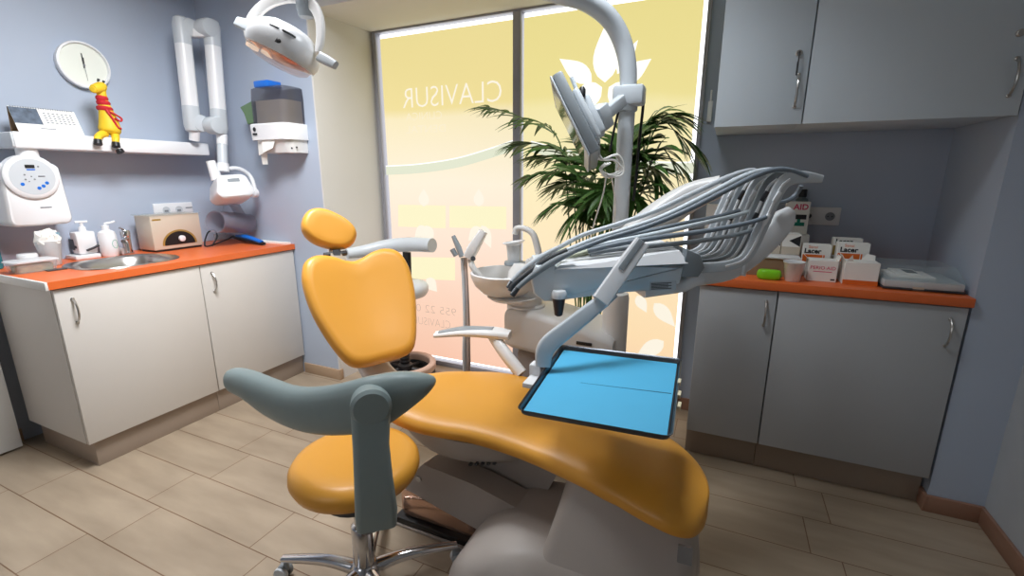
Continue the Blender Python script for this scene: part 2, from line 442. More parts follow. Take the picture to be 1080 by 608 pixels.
for x0, x1, y0, y1 in ((420, 470, 216, 239), (474, 534, 217, 240), (424, 480, 271, 294)):
    p = [PY(x0, y0, YF - .0015), PY(x1, y0 + 1, YF - .0015), PY(x1, y1 + 2, YF - .0015), PY(x0, y1, YF - .0015)]; sheet(b, p)
obj('printed_block', b, PALEY, film_l, smooth=False)
def swoosh(px, parent):
    bb = bm_new(); top = [PY(x, y, YF - .002) for x, y in px]; n = len(top)
    tp = catmull(top, 6)
    for a, c in zip(tp, tp[1:]):
        sheet(bb, [a, c, c - V((0, 0, .058)), a - V((0, 0, .058))])
    obj('printed_band', bb, PALEG, parent, smooth=False)
    bb = bm_new()
    for a, c in zip(tp, tp[1:]):
        sheet(bb, [a + V((0, -.0003, .008)), c + V((0, -.0003, .008)), c, a])
    obj('printed_line', bb, PETAL, parent, smooth=False)
swoosh([(407, 176), (440, 174), (480, 168), (515, 158), (544, 148)], film_l)
swoosh([(560, 150), (600, 160), (650, 168), (700, 172), (733, 172)], film_r)

# ------------------------------------------------------------------ cabinets
def handle(parent, p, up, out, L=.11, m=STEEL):
    """bow handle centred at p"""
    up, out, p = V(up), V(out), V(p); b = bm_new(); pts = []
    for k in range(9):
        t = -1 + 2 * k / 8
        pts.append(p + up * (t * L / 2) + out * (.030 * (1 - t * t) ** .6 + .001))
    tube(b, pts, .0048, 8)
    for s in (-1, 1):
        M = frame(p + up * (s * L / 2), out)
        lathe(b, [(.0075, 0), (.0075, .004), (.004, .006)], 10, M)
    return obj('handle', b, m, parent)
XD = -2.68; ZT = .948
def left_cab(name, label, y0, y1, side):
    t = thing(name, label, 'cabinet', (XD - .3, (y0 + y1) / 2, 0), 'base cabinets under the left worktop')
    b = bm_new(); bx(b, -3.255, XD - .02, y0 + .018, y1 - .018, .14, .78); bx(b, -3.255, XD - .02, y0, y0 + .018, .14, ZT - .038); bx(b, -3.255, XD - .02, y1 - .018, y1, .14, ZT - .038); obj('cabinet_body', b, CAB, t, smooth=False)
    b = bm_new(); bx(b, XD - .0185, XD, y0 + .002, y1 - .002, .138, ZT - .041, .0012); dr = obj('door', b, CAB, t)
    b = bm_new(); bx(b, -3.23, XD - .025, y0 + (.03 if side else 0), y1, 0, .139, .001); obj('plinth', b, PLINTH, t)
    hp = V((XD, y0 + .062, .80))
    handle(dr, hp, (0, 0, 1), (1, 0, 0))
    return t
left_cab('base_cabinet', 'white base cabinet under the sink, nearer the camera, with one bow handle', .99, 1.637, True)
left_cab('base_cabinet', 'white base cabinet below the grey enamel cleaner, in the corner by the backrest', 1.639, 2.282, False)
# left worktop with a cut-out for the bowl
SX0, SX1, SY0, SY1 = -3.12, -2.80, 1.235, 1.595
wt = thing('worktop', 'orange laminate worktop with a white end strip, holding the sink', 'worktop', (-2.98, 1.6, ZT - .035))
b = bm_new()
wx0, wx1, wy0, wy1 = XW + .002, XD + .012, .975, YB - .002
scx, scy = (SX0 + SX1) / 2, (SY0 + SY1) / 2
hole = [(scx + x, scy + y) for x, y in rrect(.385, .43, .145, 8)]
outer = []
for x, y in hole:
    dx, dy = x - scx, y - scy
    k = min([((wx1 if dx > 0 else wx0) - scx) / dx if abs(dx) > 1e-6 else 1e9, ((wy1 if dy > 0 else wy0) - scy) / dy if abs(dy) > 1e-6 else 1e9])
    outer.append((scx + dx * k, scy + dy * k))
for c in ((wx0, wy0), (wx1, wy0), (wx1, wy1), (wx0, wy1)):
    ang = math.atan2(c[1] - scy, c[0] - scx)
    kk = min(range(len(hole)), key=lambda q: abs((math.atan2(hole[q][1] - scy, hole[q][0] - scx) - ang + PI) % (2 * PI) - PI))
    outer[kk] = c
nn = len(hole)
rg = [[b.verts.new((x, y, z)) for x, y in pl_] for pl_, z in ((hole, ZT - .035), (hole, ZT), (outer, ZT), (outer, ZT - .035))]
for q in range(4):
    for k in range(nn): b.faces.new((rg[q][k], rg[q][(k + 1) % nn], rg[(q + 1) % 4][(k + 1) % nn], rg[(q + 1) % 4][k]))
obj('worktop_slab', b, ORANGE, wt, smooth=False)
b = bm_new(); bx(b, XW + .002, XD + .014, .964, .975, ZT - .037, ZT + .001, .002); obj('end_strip', b, CABE, wt)
# sink
sk = thing('sink', 'oval stainless steel sink set into the orange worktop', 'sink', ((SX0 + SX1) / 2, (SY0 + SY1) / 2, ZT - .12))
b = bm_new(); cx, cy = (SX0 + SX1) / 2, (SY0 + SY1) / 2
def sring(wx, wy, z, r): return [V((cx + x, cy + y, z)) for x, y in rrect(wx, wy, r, 6)]
loft(b, [sring(.42, .47, ZT + .001, .16), sring(.415, .465, ZT + .005, .157), sring(.37, .42, ZT + .004, .14), sring(.345, .39, ZT - .001, .13)], cap=False)
obj('rim', b, STEEL, sk)
b = bm_new(); loft(b, [sring(.345, .39, ZT - .001, .13), sring(.30, .34, ZT - .03, .11), sring(.27, .31, ZT - .11, .09), sring(.2, .24, ZT - .122, .08)], cap=False)
vv = [b.verts.new(p) for p in sring(.2, .24, ZT - .122, .08)]; b.faces.new(vv); obj('basin', b, STEEL, sk)
b = bm_new(); lathe(b, [(.028, 0), (.028, .003), (.018, .004), (.016, .001)], 20, Matrix.Translation((cx, cy, ZT - .1215))); obj('drain', b, CHROME, sk)
# faucet
p = PZ(136, 268, ZT); fx, fy = p.x, p.y
fc = thing('faucet', 'chrome mixer tap behind the sink', 'tap', (fx, fy, ZT))
b = bm_new(); lathe(b, [(.027, 0), (.027, .008), (.022, .012), (.022, .10), (.024, .105), (.024, .112)], 20, Matrix.Translation((fx, fy, ZT))); obj('body', b, CHROME, fc)
b = bm_new(); bar(b, [(fx, fy, ZT + .085), (fx + .05, fy - .03, ZT + .10), (fx + .11, fy - .07, ZT + .09)], [.03, .026, .022], [.028, .022, .02], smooth=3); obj('spout', b, CHROME, fc)
b = bm_new(); lathe(b, [(.024, 0), (.025, .02), (.02, .03), (.008, .033)], 18, Matrix.Translation((fx, fy, ZT + .113))); bar(b, [(fx, fy, ZT + .14), (fx + .02, fy - .03, ZT + .16)], .014, .01); obj('lever', b, CHROME, fc)

# ------------------------------------------------------------------ left worktop items
# ultrasonic cleaner
ca, cb_ = PZ(165, 267, ZT), PZ(214, 260, ZT); ux1 = (ca.x + cb_.x) / 2; ux0, uy0, uy1 = ux1 - .16, ca.y, cb_.y; UH = PX(190, 226, ux1).z - ZT
uc = thing('ultrasonic_cleaner', 'beige metal ultrasonic cleaner with a black half-round dial panel', 'cleaner', ((ux0 + ux1) / 2, (uy0 + uy1) / 2, ZT))
b = bm_new(); bx(b, ux0, ux1, uy0, uy1, ZT + .012, ZT + UH, .006); obj('housing', b, BEIGE, uc)
b = bm_new(); bx(b, ux0 - .008, ux1 + .010, uy0 - .012, uy1 + .008, ZT + UH, ZT + UH + .006, .002); obj('lid', b, ACRYL, uc)
b = bm_new(); bx(b, ux0 + .01, ux1 - .004, uy0 + .01, uy1 - .01, ZT + .0, ZT + .012); obj('foot', b, BLK, uc)
yc = (uy0 + uy1) / 2 + .005
for r, m, nm, xo in ((.104, GOLD, 'dial_trim', .0015), (.092, BLK, 'dial_panel', .003)):
    b = bm_new(); poly = [(r * math.cos(PI * k / 20), r * .88 * math.sin(PI * k / 20)) for k in range(21)]
    M = frame((ux1, yc, ZT + .035), (1, 0, 0)); prism(b, poly, 0, xo, M); obj(nm, b, m, uc)
b = bm_new(); lathe(b, [(.019, 0), (.019, .012), (.016, .014)], 18, frame((ux1 + .002, yc + .01, ZT + .070), (1, 0, 0))); bx(b, ux1 + .015, ux1 + .018, yc + .008, yc + .012, ZT + .058, ZT + .084); obj('knob', b, WHT, uc)
b = bm_new(); bx(b, ux1, ux1 + .001, uy0 + .012, uy0 + .06, ZT + UH - .03, ZT + UH - .02); obj('name_plate', b, GOLD, uc)
# sockets on left wall
ws = thing('wall_socket', 'white triple socket strip on the wall above the beige cleaner', 'socket', (XW, 1.9, 1.15))
b = bm_new(); oa = PX(160, 215, XW); ob = PX(203, 224, XW); oz = (oa.z + ob.z) / 2 - .005; om = (oa.y + ob.y) / 2; bx(b, XW, XW + .012, oa.y, ob.y, oz - .045, oz + .04, .004); obj('plate', b, WHT, ws)
for yy in (om - .05, om + .03):
    b = bm_new(); lathe(b, [(.023, 0), (.023, .003), (.019, .003), (.019, .001)], 18, frame((XW + .0125, yy, oz - .005), (1, 0, 0))); o = obj('socket_hole', b, LGR, ws)
    b = bm_new(); bx(b, XW + .0127, XW + .015, yy - .012, yy + .012, oz - .016, oz - .004, .001); obj('socket_shadow', b, GREYI, ws)
b = bm_new(); bx(b, XW + .0122, XW + .0135, om + .075, om + .12, oz + .0, oz + .007); obj('switch_mark', b, GREYI, ws)
# square soap dispenser
p = PZ(92, 272, ZT); sx, sy = max(p.x, XW + .065), p.y
t = thing('soap_dispenser', 'square white pump dispenser with a dark arm, on a white tray by the sink', 'dispenser', (sx, sy, ZT))
b = bm_new(); bx(b, sx - .035, sx + .035, sy - .045, sy + .045, ZT + .026, ZT + .15, .008); obj('bottle', b, WHT, t)
b = bm_new(); lathe(b, [(.018, 0), (.016, .022), (.012, .026), (.008, .03), (.008, .05)], 16, Matrix.Translation((sx, sy + .005, ZT + .15))); bar(b, [(sx, sy, ZT + .205), (sx + .012, sy + .03, ZT + .203)], .02, .01); bar(b, [(sx - .005, sy - .02, ZT + .204), (sx + .01, sy + .03, ZT + .204)], .018, .012); obj('pump', b, WHT, t)
b = bm_new(); bx(b, sx - .05, sx - .0, sy - .0462, sy - .0455, ZT + .05, ZT + .11); bx(b, sx - .03, sx + .02, sy - .0475, sy - .0455, ZT + .06, ZT + .075); obj('side_label', b, DGR, t)
b = bm_new(); bar(b, [(sx + .037, sy - .01, ZT + .045), (sx + .055, sy + .02, ZT + .06), (sx + .06, sy + .04, ZT + .072)], .016, .012, smooth=3); obj('lever_arm', b, DGR, t)
# white tray under it
b = bm_new(); bx(b, sx - .055, sx + .06, sy - .075, sy + .043, ZT, ZT + .024, .006); tag(obj('soap_tray', b, WHT), 'small white plastic tray under the square pump dispenser', 'tray')
# round lotion bottle
p = PZ(117, 270, ZT); lx, ly = max(p.x, XW + .06), p.y
t = thing('lotion_bottle', 'round white lotion bottle with a pump and a green ring mark', 'bottle', (lx, ly, ZT))
b = bm_new(); lathe(b, [(.040, 0), (.043, .005), (.043, .12), (.038, .14), (.018, .152), (.016, .16)], 24, Matrix.Translation((lx, ly, ZT))); obj('bottle', b, WHT, t)
b = bm_new(); lathe(b, [(.018, .0), (.018, .022), (.006, .025), (.006, .035)], 16, Matrix.Translation((lx, ly, ZT + .155))); tube(b, [(lx, ly, ZT + .188), (lx + .01, ly + .028, ZT + .192), (lx + .016, ly + .045, ZT + .198)], .006, 8); obj('pump', b, WHT, t)
b = bm_new(); 
M = Matrix.Translation((lx, ly, ZT + .07))
pts = []
for k in range(21):
    a = 2 * PI * k / 20; th = .35 + .38 * math.cos(a); pts.append(M @ V((.0437 * math.cos(th), .0437 * math.sin(th), .024 * math.sin(a))))
tube(b, pts, .0014, 6); obj('ring_mark', b, mat('soft_green_ink', rgb(120, 185, 165), .6), t)
# small white caddy piece behind bottle
b = bm_new(); bx(b, lx - .02, lx + .025, ly + .046, ly + .062, ZT, ZT + .04, .005); tag(obj('soap_dish', b, WHT), 'little white block standing between the lotion bottle and the tap', 'soap dish')
# plastic bottle/jar with paper
p = PZ(56, 280, ZT); jx, jy = p.x, p.y
t = thing('plastic_beaker', 'cloudy plastic beaker stuffed with crumpled tissue at the sink end', 'cup', (jx, jy, ZT))
b = bm_new(); lathe(b, [(.032, 0), (.036, .004), (.052, .125), (.054, .128), (.050, .125), (.034, .008), (.001, .006)], 24, Matrix.Translation((jx, jy, ZT)), cap=False); obj('cup', b, FROST, t)
b = bm_new(); bmesh.ops.create_icosphere(b, subdivisions=3, radius=.05, matrix=Matrix.Translation((jx, jy, ZT + .135)))
for v in b.verts: v.co += V((random.uniform(-.008, .008), random.uniform(-.008, .008), random.uniform(-.012, .012)))
obj('tissue', b, PAPER, t, angle=10)
b = bm_new(); bx(b, jx - .01, jx + .02, jy + .025, jy + .05, ZT + .11, ZT + .17, .006); obj('small_bottle', b, mat('grey_blue_plastic', rgb(120, 150, 165), .3), t)
# clear food box + white tub
p = PZ(30, 288, ZT); kx, ky = p.x - .03, max(p.y + .03, 1.07)
t = thing('food_container', 'clear lidded plastic box with food bits at the near end of the orange worktop', 'container', (kx, ky, ZT))
b = bm_new(); rr = lambda w_, h_, z: [V((kx + x, ky + y, z)) for x, y in rrect(w_, h_, .02, 4)]
loft(b, [rr(.10, .15, ZT + .001), rr(.115, .165, ZT + .05)]); obj('box', b, CLEAR, t)
b = bm_new(); loft(b, [rr(.085, .135, ZT + .004), rr(.09, .14, ZT + .034)]); obj('contents', b, FOODM, t)
b = bm_new(); loft(b, [rr(.125, .175, ZT + .05), rr(.127, .177, ZT + .056), rr(.11, .16, ZT + .06)]); obj('lid', b, FROST, t)
b = bm_new(); lathe(b, [(.048, 0), (.05, .035), (.054, .036), (.054, .048), (.05, .051)], 28, Matrix.Translation((kx - .112, ky + .03, ZT)) @ Matrix.Diagonal((.72, .72, 1.45, 1))); 
t = obj('white_tub', b, WHT); tag(t, 'round white lidded tub behind the clear food box', 'tub')
# teal mouthwash jug at far left
b = bm_new(); lathe(b, [(.04, 0), (.044, .006), (.044, .15), (.04, .17), (.022, .20), (.022, .215)], 24, Matrix.Translation((-3.305, 1.015, ZT + .001))); o = obj('mouthwash_bottle', b, TEAL); tag(o, 'teal liquid bottle cut by the left edge of the photo', 'bottle')
b = bm_new(); lathe(b, [(.024, .215), (.024, .24), (.02, .243)], 18, Matrix.Translation((-3.305, 1.015, ZT + .001))); obj('cap', b, WHT, o)
# black mat strip next to sink
b = bm_new(); p = PZ(60, 285, ZT); bx(b, p.x - .015, p.x + .02, p.y - .04, p.y + .035, ZT, ZT + .006, .002); tag(obj('toothbrush_case', b, DGR), 'small flat black case on the worktop beside the sink rim', 'case')
# curing lamp with cord
g0, g1, g2 = PY(246, 246, 2.17), PY(260, 248, 2.17), PY(276, 257, 2.15)
t = thing('curing_light', 'blue and black handheld curing light lying on the orange worktop', 'tool', (g1.x, 2.17, ZT))
g0.z, g1.z, g2.z = ZT + .048, ZT + .045, ZT + .022
b = bm_new(); bar(b, [g0 + V((.03, 0, .0)), g1, g2], [.02, .04, .030], [.016, .03, .022], smooth=4); obj('grip', b, BLUEPL, t)
b = bm_new(); bar(b, [g0 + V((0, 0, -.01)), g1 + V((0, 0, -.022)), g2 + V((.02, 0, -.010))], [.022, .044, .030], [.02, .034, .018], smooth=4); obj('underside', b, BLK, t)
b = bm_new(); tube(b, [g0, g0 + V((-.03, -.02, -.02)), PZ(226, 258, ZT + .014), PZ(216, 259, ZT + .014), PY(219, 246, 2.1), PY(226, 243, 2.1), PY(229, 250, 2.1), PZ(224, 259, ZT + .012)], .005, 8, smooth=6); obj('cord', b, BLK, t)
# white sheet on counter by wall
b = bm_new(); slab(b, [(-2.98, 2.225, ZT), (-2.70, 2.25, ZT), (-2.70, 2.284, ZT), (-3.0, 2.284, ZT)], (0, 0, .012)); tag(obj('white_board', b, PAPER, smooth=False), 'white flat board lying against the wall at the corner end of the orange worktop', 'board')
# glass block / little tray
b = bm_new(); bx(b, -3.335, -3.28, 2.17, 2.25, ZT, ZT + .05, .006); tag(obj('clear_box', b, CLEAR), 'small clear box behind the cord of the curing light', 'box')

# ------------------------------------------------------------------ wall clock
ck = PX(88, 69, XW + .02)
t = thing('wall_clock', 'round white wall clock with thin dark hands', 'clock', (XW, ck.y, ck.z))
M = frame((XW, ck.y, ck.z), (1, 0, 0))
b = bm_new(); lathe(b, [(.10, 0), (.12, .0), (.124, .02), (.122, .034), (.114, .036), (.110, .028), (.11, .02)], 48, M, cap=False); obj('rim', b, WHT, t)
b = bm_new(); lathe(b, [(.112, .0), (.112, .022)], 48, M); obj('face', b, CLOCKF, t)
b = bm_new()
def hand(ang, L, w0, tail=.015, z=.025):
    a = math.radians(ang); u = V((math.sin(a), math.cos(a))); s = V((u.y, -u.x))
    prism(b, [tuple(-u * tail + s * w0), tuple(u * L + s * w0 * .6), tuple(u * L - s * w0 * .6), tuple(-u * tail - s * w0)], z, z + .001, M)
hand(-2, .062, .0035); hand(3, .040, .004, z=.027); obj('hands', b, DGR, t)
b = bm_new(); hand(178, .08, .001, .01, .029); lathe(b, [(.005, .028), (.005, .031)], 12, M); obj('second_hand', b, GREYI, t)

# ------------------------------------------------------------------ x-ray unit
t = thing('dental_xray', 'white wall-mounted dental x-ray unit with control box, beam, folding arms and head', 'x-ray unit', (XW, 1.6, 1.2))
b = bm_new(); bx(b, XW + .005, -3.15, 1.155, 2.11, 1.535, 1.612, .008); obj('beam', b, WHT, t)
b = bm_new(); bx(b, XW + .01, -3.155, 1.1485, 1.157, 1.540, 1.607, .003); obj('beam_cap', b, LGR, t)
cb = bm_new()
poly = rrect(.235, .31, .03, 5)
M = frame((XW, 1.20, 1.31), (1, 0, 0))
rings = []
for z, s in ((0.0, 1.0), (.17, 1.0), (.188, .97), (.194, .93)):
    rings.append([M @ V((x * s * (1.0 + (.06 if y < 0 else -.04)), y * s, z)) for x, y in poly])
loft(cb, rings); obj('control_box', cb, WHT, t)
cyc, czc = 1.192, 1.398
M = frame((XW + .203, cyc, czc), (1, 0, 0))
b = bm_new(); lathe(b, [(.107, -.05), (.107, .002), (.10, .008), (.088, .010)], 40, M ); obj('panel_ring', b, WHT, t)
b = bm_new(); lathe(b, [(.087, 0), (.087, .011)], 40, M); pl = obj('keypad', b, LGR, t)
def blk(name, m, items, z=.011, h=.0015):
    b = bm_new()
    for it in items:
        if len(it) == 3: lathe(b, [(it[2], z), (it[2], z + h)], 12, M @ Matrix.Translation((it[0], it[1], 0)))
        else: prism(b, [(it[0], it[1]), (it[2], it[1]), (it[2], it[3]), (it[0], it[3])], z, z + h, M)
    return obj(name, b, m, t)
blk('display', BLK, [(-.022, .042, .014, .058)])
blk('display_label', BLUEPL, [(-.018, .032, .014, .038)])
for bt in ((-.045, -.035, .008), (.014, -.055, .008), (.032, -.045, .008), (.048, -.03, .008)): blk('button', BLUEPL, [bt])
for km in ((.028, .05, .004), (-.03, .01, .004), (-.03, -.012, .004), (-.006, .002, .003), (.004, -.012, .004), (-.018, -.022, .003), (.02, .0, .046, .006)): blk('key_mark', GREYI, [km])
b = bm_new(); bx(b, XW + .193, XW + .1955, 1.20, 1.245, 1.243, 1.249); obj('maker_plate', b, GREYI, t)
b = bm_new(); lathe(b, [(.042, 0), (.042, .10)], 24, Matrix.Translation((-3.21, 1.215, 1.46))); obj('neck', b, WHT, t)
# scissor arms
def arm(name, top, bot, wd, dp):
    top, bot = V(top), V(bot); ax = (bot - top).normalized()
    b = bm_new(); bar(b, [top + ax * .09, bot - ax * .09], wd * .86, dp, up=(1, 0, 0), r=.03, n=5); o = obj('arm', b, WHT, t)
    return o
A0, A1 = PX(191, 26, -3.11), PX(203, 132, -3.11)
B0, B1 = PX(223, 29, -3.02), PX(231.5, 135, -3.02)
arm('arm', A0, A1, .095, .085); arm('arm', B0, B1, .095, .085)
def cap_end(p, q, wd, dp, sgn):
    """joint cover at p continuing the arm towards q, with a round knuckle to one side"""
    p, q = V(p), V(q); ax = (q - p).normalized(); s = V((0, 1, 0))
    b = bm_new(); bar(b, [p - ax * .045, p - ax * .035, p, p + ax * .112], [wd * .55, wd * .8, wd * .92, wd * .9], [dp * .6, dp * .9, dp * 1.02, dp * 1.02], up=(1, 0, 0), r=.03, n=5)
    c = p + s * sgn * .034 + ax * .012
    lathe(b, [(.03, -.047), (.050, -.043), (.054, -.032), (.054, .032), (.050, .043), (.03, .047)], 28, frame(c, (1, 0, 0)))
    return obj('joint_cover', b, LGR, t)
cap_end(A0, A1, .093, .085, 1); cap_end(A1, A0, .093, .085, 1); cap_end(B0, B1, .093, .085, -1); cap_end(B1, B0, .093, .085, -1)
b = bm_new(); bar(b, [A0 + V((0, .035, -.04)), B0 + V((0, -.035, -.04))], .05, .05, r=.01); obj('link', b, WHT, t)
b = bm_new(); tube(b, [A1 + V((0, .01, -.03)), A1 + V((-.02, .01, -.09))], .03, 16); obj('beam_pivot', b, WHT, t)
p0 = B1 + V((0, .01, -.04)); p1 = PX(235, 178, -2.99)
b = bm_new(); tube(b, [p0, p0 + (p1 - p0) * .3], .032, 18); tube(b, [p0 + (p1 - p0) * .85, p1 + V((0, 0, -.02))], .036, 18); obj('sleeve', b, WHT, t)
b = bm_new(); tube(b, [p0 + (p1 - p0) * .25, p0 + (p1 - p0) * .9], .030, 18); obj('drop_tube', b, LGR, t)
hc = PX(243, 201, -2.93)
b = bm_new(); tube(b, [p1 + V((0, .01, 0)), p1 + V((.02, .10, .0)), p1 + V((.04, .16, -.05)), hc + V((.03, .155, .0)), hc + V((.03, .15, -.03))], .013, 12, smooth=5); lathe(b, [(.02, -.02), (.03, -.015), (.03, .015), (.02, .02)], 18, frame(hc + V((.03, .145, -.02)), (0, 1, 0))); obj('yoke', b, WHT, t)
b = bm_new(); tube(b, [PX(222, 170, -3.0), PX(229, 190, -2.98)], [.026, .034], 16); obj('tube_stub', b, WHT, t)
hb = bm_new()
M = frame(hc, (.75, -.25, .25), (-.2, .0, 1))
rings = []
for z, s in ((-.10, .80), (-.085, .95), (.0, 1.0), (.075, 1.0), (.098, .95), (.108, .82)):
    rings.append([M @ V((x * s * (1.08 if y < 0 else .92), y * s, z)) for x, y in rrect(.21, .155, .05, 6)])
loft(hb, rings); obj('tube_head', hb, WHT, t)
b = bm_new(); prism(b, rrect(.07, .022, .003, 2), .1085, .1095, M @ Matrix.Translation((.0, .035, 0))); obj('scale_plate', b, MGR, t)
q0, q1 = PX(227, 234, -2.98), PX(262, 236, -3.06)
MC = frame(q1, q0 - q1, (0, 0, 1)); cl = (q0 - q1).length
b = bm_new(); lathe(b, [(.070, 0), (.072, cl), (.067, cl), (.065, .004)], 36, MC, cap=False); obj('collimator_cone', b, CONE, t)
b = bm_new(); lathe(b, [(.066, .0), (.066, .006)], 30, MC); tube(b, [q1 - (q1 - q0) * .2 + V((0, 0, .05)), hc + V((-.04, .02, -.05))], .03, 14); obj('cone_base', b, CONE, t)

# ------------------------------------------------------------------ desk calendar + giraffe toy on the beam
c0 = V((-3.19, 1.17, 1.612))
t = thing('desk_calendar', 'desk calendar with a landscape photo, propped on the white beam', 'calendar', c0)
Lc = .262; ht = .115; lean = V((-.060, 0, .122))
M = Matrix.Translation(c0)
fb = V((-3.175, 1.190, 1.613))
def cal(y0, y1, s0, s1, m, nm, off=.0, th=.002):
    b = bm_new(); n = V((.10, 0, .055)).normalized()
    o = fb + n * off
    slab(b, [o + V((0, y0, 0)) + lean * s0, o + V((0, y1, 0)) + lean * s0, o + V((0, y1, 0)) + lean * s1, o + V((0, y0, 0)) + lean * s1], n * th)
    return obj(nm, b, m, t, smooth=False)
cal(0, Lc, 0, 1, PAPER, 'sheet'); cal(.0, .108, .34, .98, CALPIC, 'photo', .0021, .0006)
b = bm_new(); slab(b, [fb + V((-.001, 0, .001)), fb + V((-.001, Lc, .001)), fb + V((-.078, Lc, .001)), fb + V((-.078, 0, .001))], (0, 0, .0016)); slab(b, [fb + V((-.078, 0, 0)), fb + V((-.078, Lc, 0)), fb + lean + V((-.003, Lc, 0)), fb + lean + V((-.003, 0, 0))], (-.0016, 0, -.0006)); obj('easel_back', b, BROWNC, t, smooth=False)
b = bm_new(); n = V((.10, 0, .055)).normalized()
for r in range(5):
    for c in range(7):
        y0 = .125 + c * .018; s0 = .42 + r * .095; o = fb + n * .0022
        slab(b, [o + V((0, y0, 0)) + lean * s0, o + V((0, y0 + .010, 0)) + lean * s0, o + V((0, y0 + .010, 0)) + lean * (s0 + .05), o + V((0, y0, 0)) + lean * (s0 + .05)], n * .0004)
o = fb + n * .0022
slab(b, [o + V((0, .09, 0)) + lean * .16, o + V((0, .15, 0)) + lean * .16, o + V((0, .15, 0)) + lean * .2, o + V((0, .09, 0)) + lean * .2], n * .0004)
obj('date_grid', b, GREYI, t, smooth=False)
b = bm_new()
for k in range(26): 
    p = fb + lean + V((0, .01 + k * .0096, 0)); tube(b, [p + V((.004, 0, -.006)), p + V((.004, 0, .004)), p + V((-.006, 0, .004)), p + V((-.006, 0, -.006))], .0009, 5)
obj('wire_binding', b, DGR, t)

gp = PX(113, 150, -3.185)
gy = gp.y
t = thing('giraffe_toy', 'yellow giraffe soft toy with a red ribbon sitting on the white beam', 'toy', (-3.185, gy, 1.612))
def G(px, py, X=-3.185): return PX(px, py, X)
b = bm_new()
tube(b, [G(116, 141.5), G(116, 138), G(115, 130), G(112, 118), G(109, 108), G(107, 99), G(106, 92)], [.034, .050, .046, .034, .025, .022, .022], 16, smooth=4)
tube(b, [G(109, 90), G(106, 92, -3.18), G(99, 94, -3.165), G(97.5, 94, -3.16)], [.02, .027, .022, .012], 14, smooth=4)
tube(b, [G(110, 141), G(104, 144, -3.145), G(103, 149, -3.128)], [.022, .018, .015], 12, smooth=3)
tube(b, [G(121, 142), G(122, 146, -3.14), G(122, 152, -3.128)], [.022, .018, .015], 12, smooth=3)
obj('body', b, YEL, t)
for hp_ in ([G(103, 147.5, -3.128), G(103.5, 152.5, -3.122)], [G(122, 150.5, -3.126), G(122.5, 155, -3.120)], [G(125.5, 158, -3.125), G(127.5, 161, -3.118)]):
    b = bm_new(); tube(b, hp_, [.018, .020], 12); obj('hoof', b, BLK, t)
b = bm_new()
tube(b, [G(103, 86, -3.175), G(104, 83.5, -3.175)], [.004, .007], 8); tube(b, [G(108.5, 88, -3.175), G(109.5, 85.5, -3.175)], [.004, .007], 8)
obj('horns', b, BLK, t)
b = bm_new(); 
for a, r in ((G(107.5, 104), .026), (G(109, 109), .029), (G(110.5, 115), .034)):
    lathe(b, [(r * .9, -.012), (r * 1.05, -.006), (r * 1.08, .006), (r * .9, .012)], 18, frame(a, (0, .12, 1), (1, 0, 0)))
tube(b, [G(112, 116, -3.15), G(118, 124, -3.14), G(124, 134, -3.14), G(128, 136, -3.14)], .006, 8, smooth=4)
tube(b, [G(112, 116, -3.15), G(120, 120, -3.14), G(128, 125, -3.14), G(127, 128, -3.14), G(121, 125, -3.14)], .005, 8, smooth=4)
obj('ribbon', b, RED, t)

# ------------------------------------------------------------------ towel dispenser on back wall
dx0, dx1 = -2.765, -2.455
t = thing('towel_dispenser', 'smoked plastic paper towel dispenser with a white band on the corner wall', 'dispenser', ((dx0 + dx1) / 2, YB, 1.55))
def dring(z, x0, x1, dep, r=.045):
    # half-round plan section against the wall
    pts = [(x0, YB - .002)]
    for k in range(7):
        a = PI / 2 * k / 6; pts.append((x0 + r - r * math.cos(a), YB - dep + r - r * math.sin(a)))
    for k in range(7):
        a = PI / 2 * k / 6; pts.append((x1 - r + r * math.sin(a), YB - dep + r - r * math.cos(a)))
    pts.append((x1, YB - .002))
    return [V((x, y, z)) for x, y in pts]
b = bm_new(); loft(b, [dring(1.715, dx0 + .005, dx1 - .005, .155), dring(1.86, dx0 + .0, dx1 + .0, .15), dring(1.925, dx0 + .004, dx1 - .004, .145), dring(1.935, dx0 + .02, dx1 - .02, .13)]); obj('smoked_cover', b, SMOKE, t)
b = bm_new(); loft(b, [dring(1.72, dx0 + .02, dx1 - .02, .14), dring(1.855, dx0 + .02, dx1 - .02, .135)]); obj('towel_stack', b, mat('towel_tan', rgb(196, 182, 164), .8), t)
b = bm_new(); loft(b, [dring(1.622, dx0 - .012, dx1 + .012, .165), dring(1.712, dx0 - .012, dx1 + .012, .17), dring(1.718, dx0 - .008, dx1 + .008, .165)]); obj('band', b, WHT, t)
b = bm_new(); loft(b, [dring(1.545, dx0 + .03, dx1 - .0, .13), dring(1.622, dx0 + .01, dx1 + .0, .15)]); obj('lower_chute', b, WHW, t)
b = bm_new()
for k, (x, z) in enumerate(((-2.50, 1.585), (-2.48, 1.60), (-2.485, 1.57), (-2.467, 1.575))): lathe(b, [(.006, 0), (.006, .002)], 8, frame((x + .02, YB - .118 + .02 * (k % 2), z), (1, -.4, 0)))
obj('rivet', b, DGR, t)
b = bm_new(); slab(b, [(-2.74, YB - .135, 1.63), (-2.66, YB - .15, 1.63), (-2.655, YB - .16, 1.545), (-2.73, YB - .145, 1.53)], (0, .002, 0)); slab(b, [(-2.68, YB - .152, 1.63), (-2.56, YB - .15, 1.63), (-2.57, YB - .17, 1.57), (-2.66, YB - .168, 1.545)], (0, .002, 0)); slab(b, [(-2.735, YB - .13, 1.56), (-2.67, YB - .13, 1.56), (-2.68, YB - .13, 1.475), (-2.725, YB - .13, 1.475)], (0, .002, 0)); obj('paper_towel', b, PAPER, t, smooth=False)
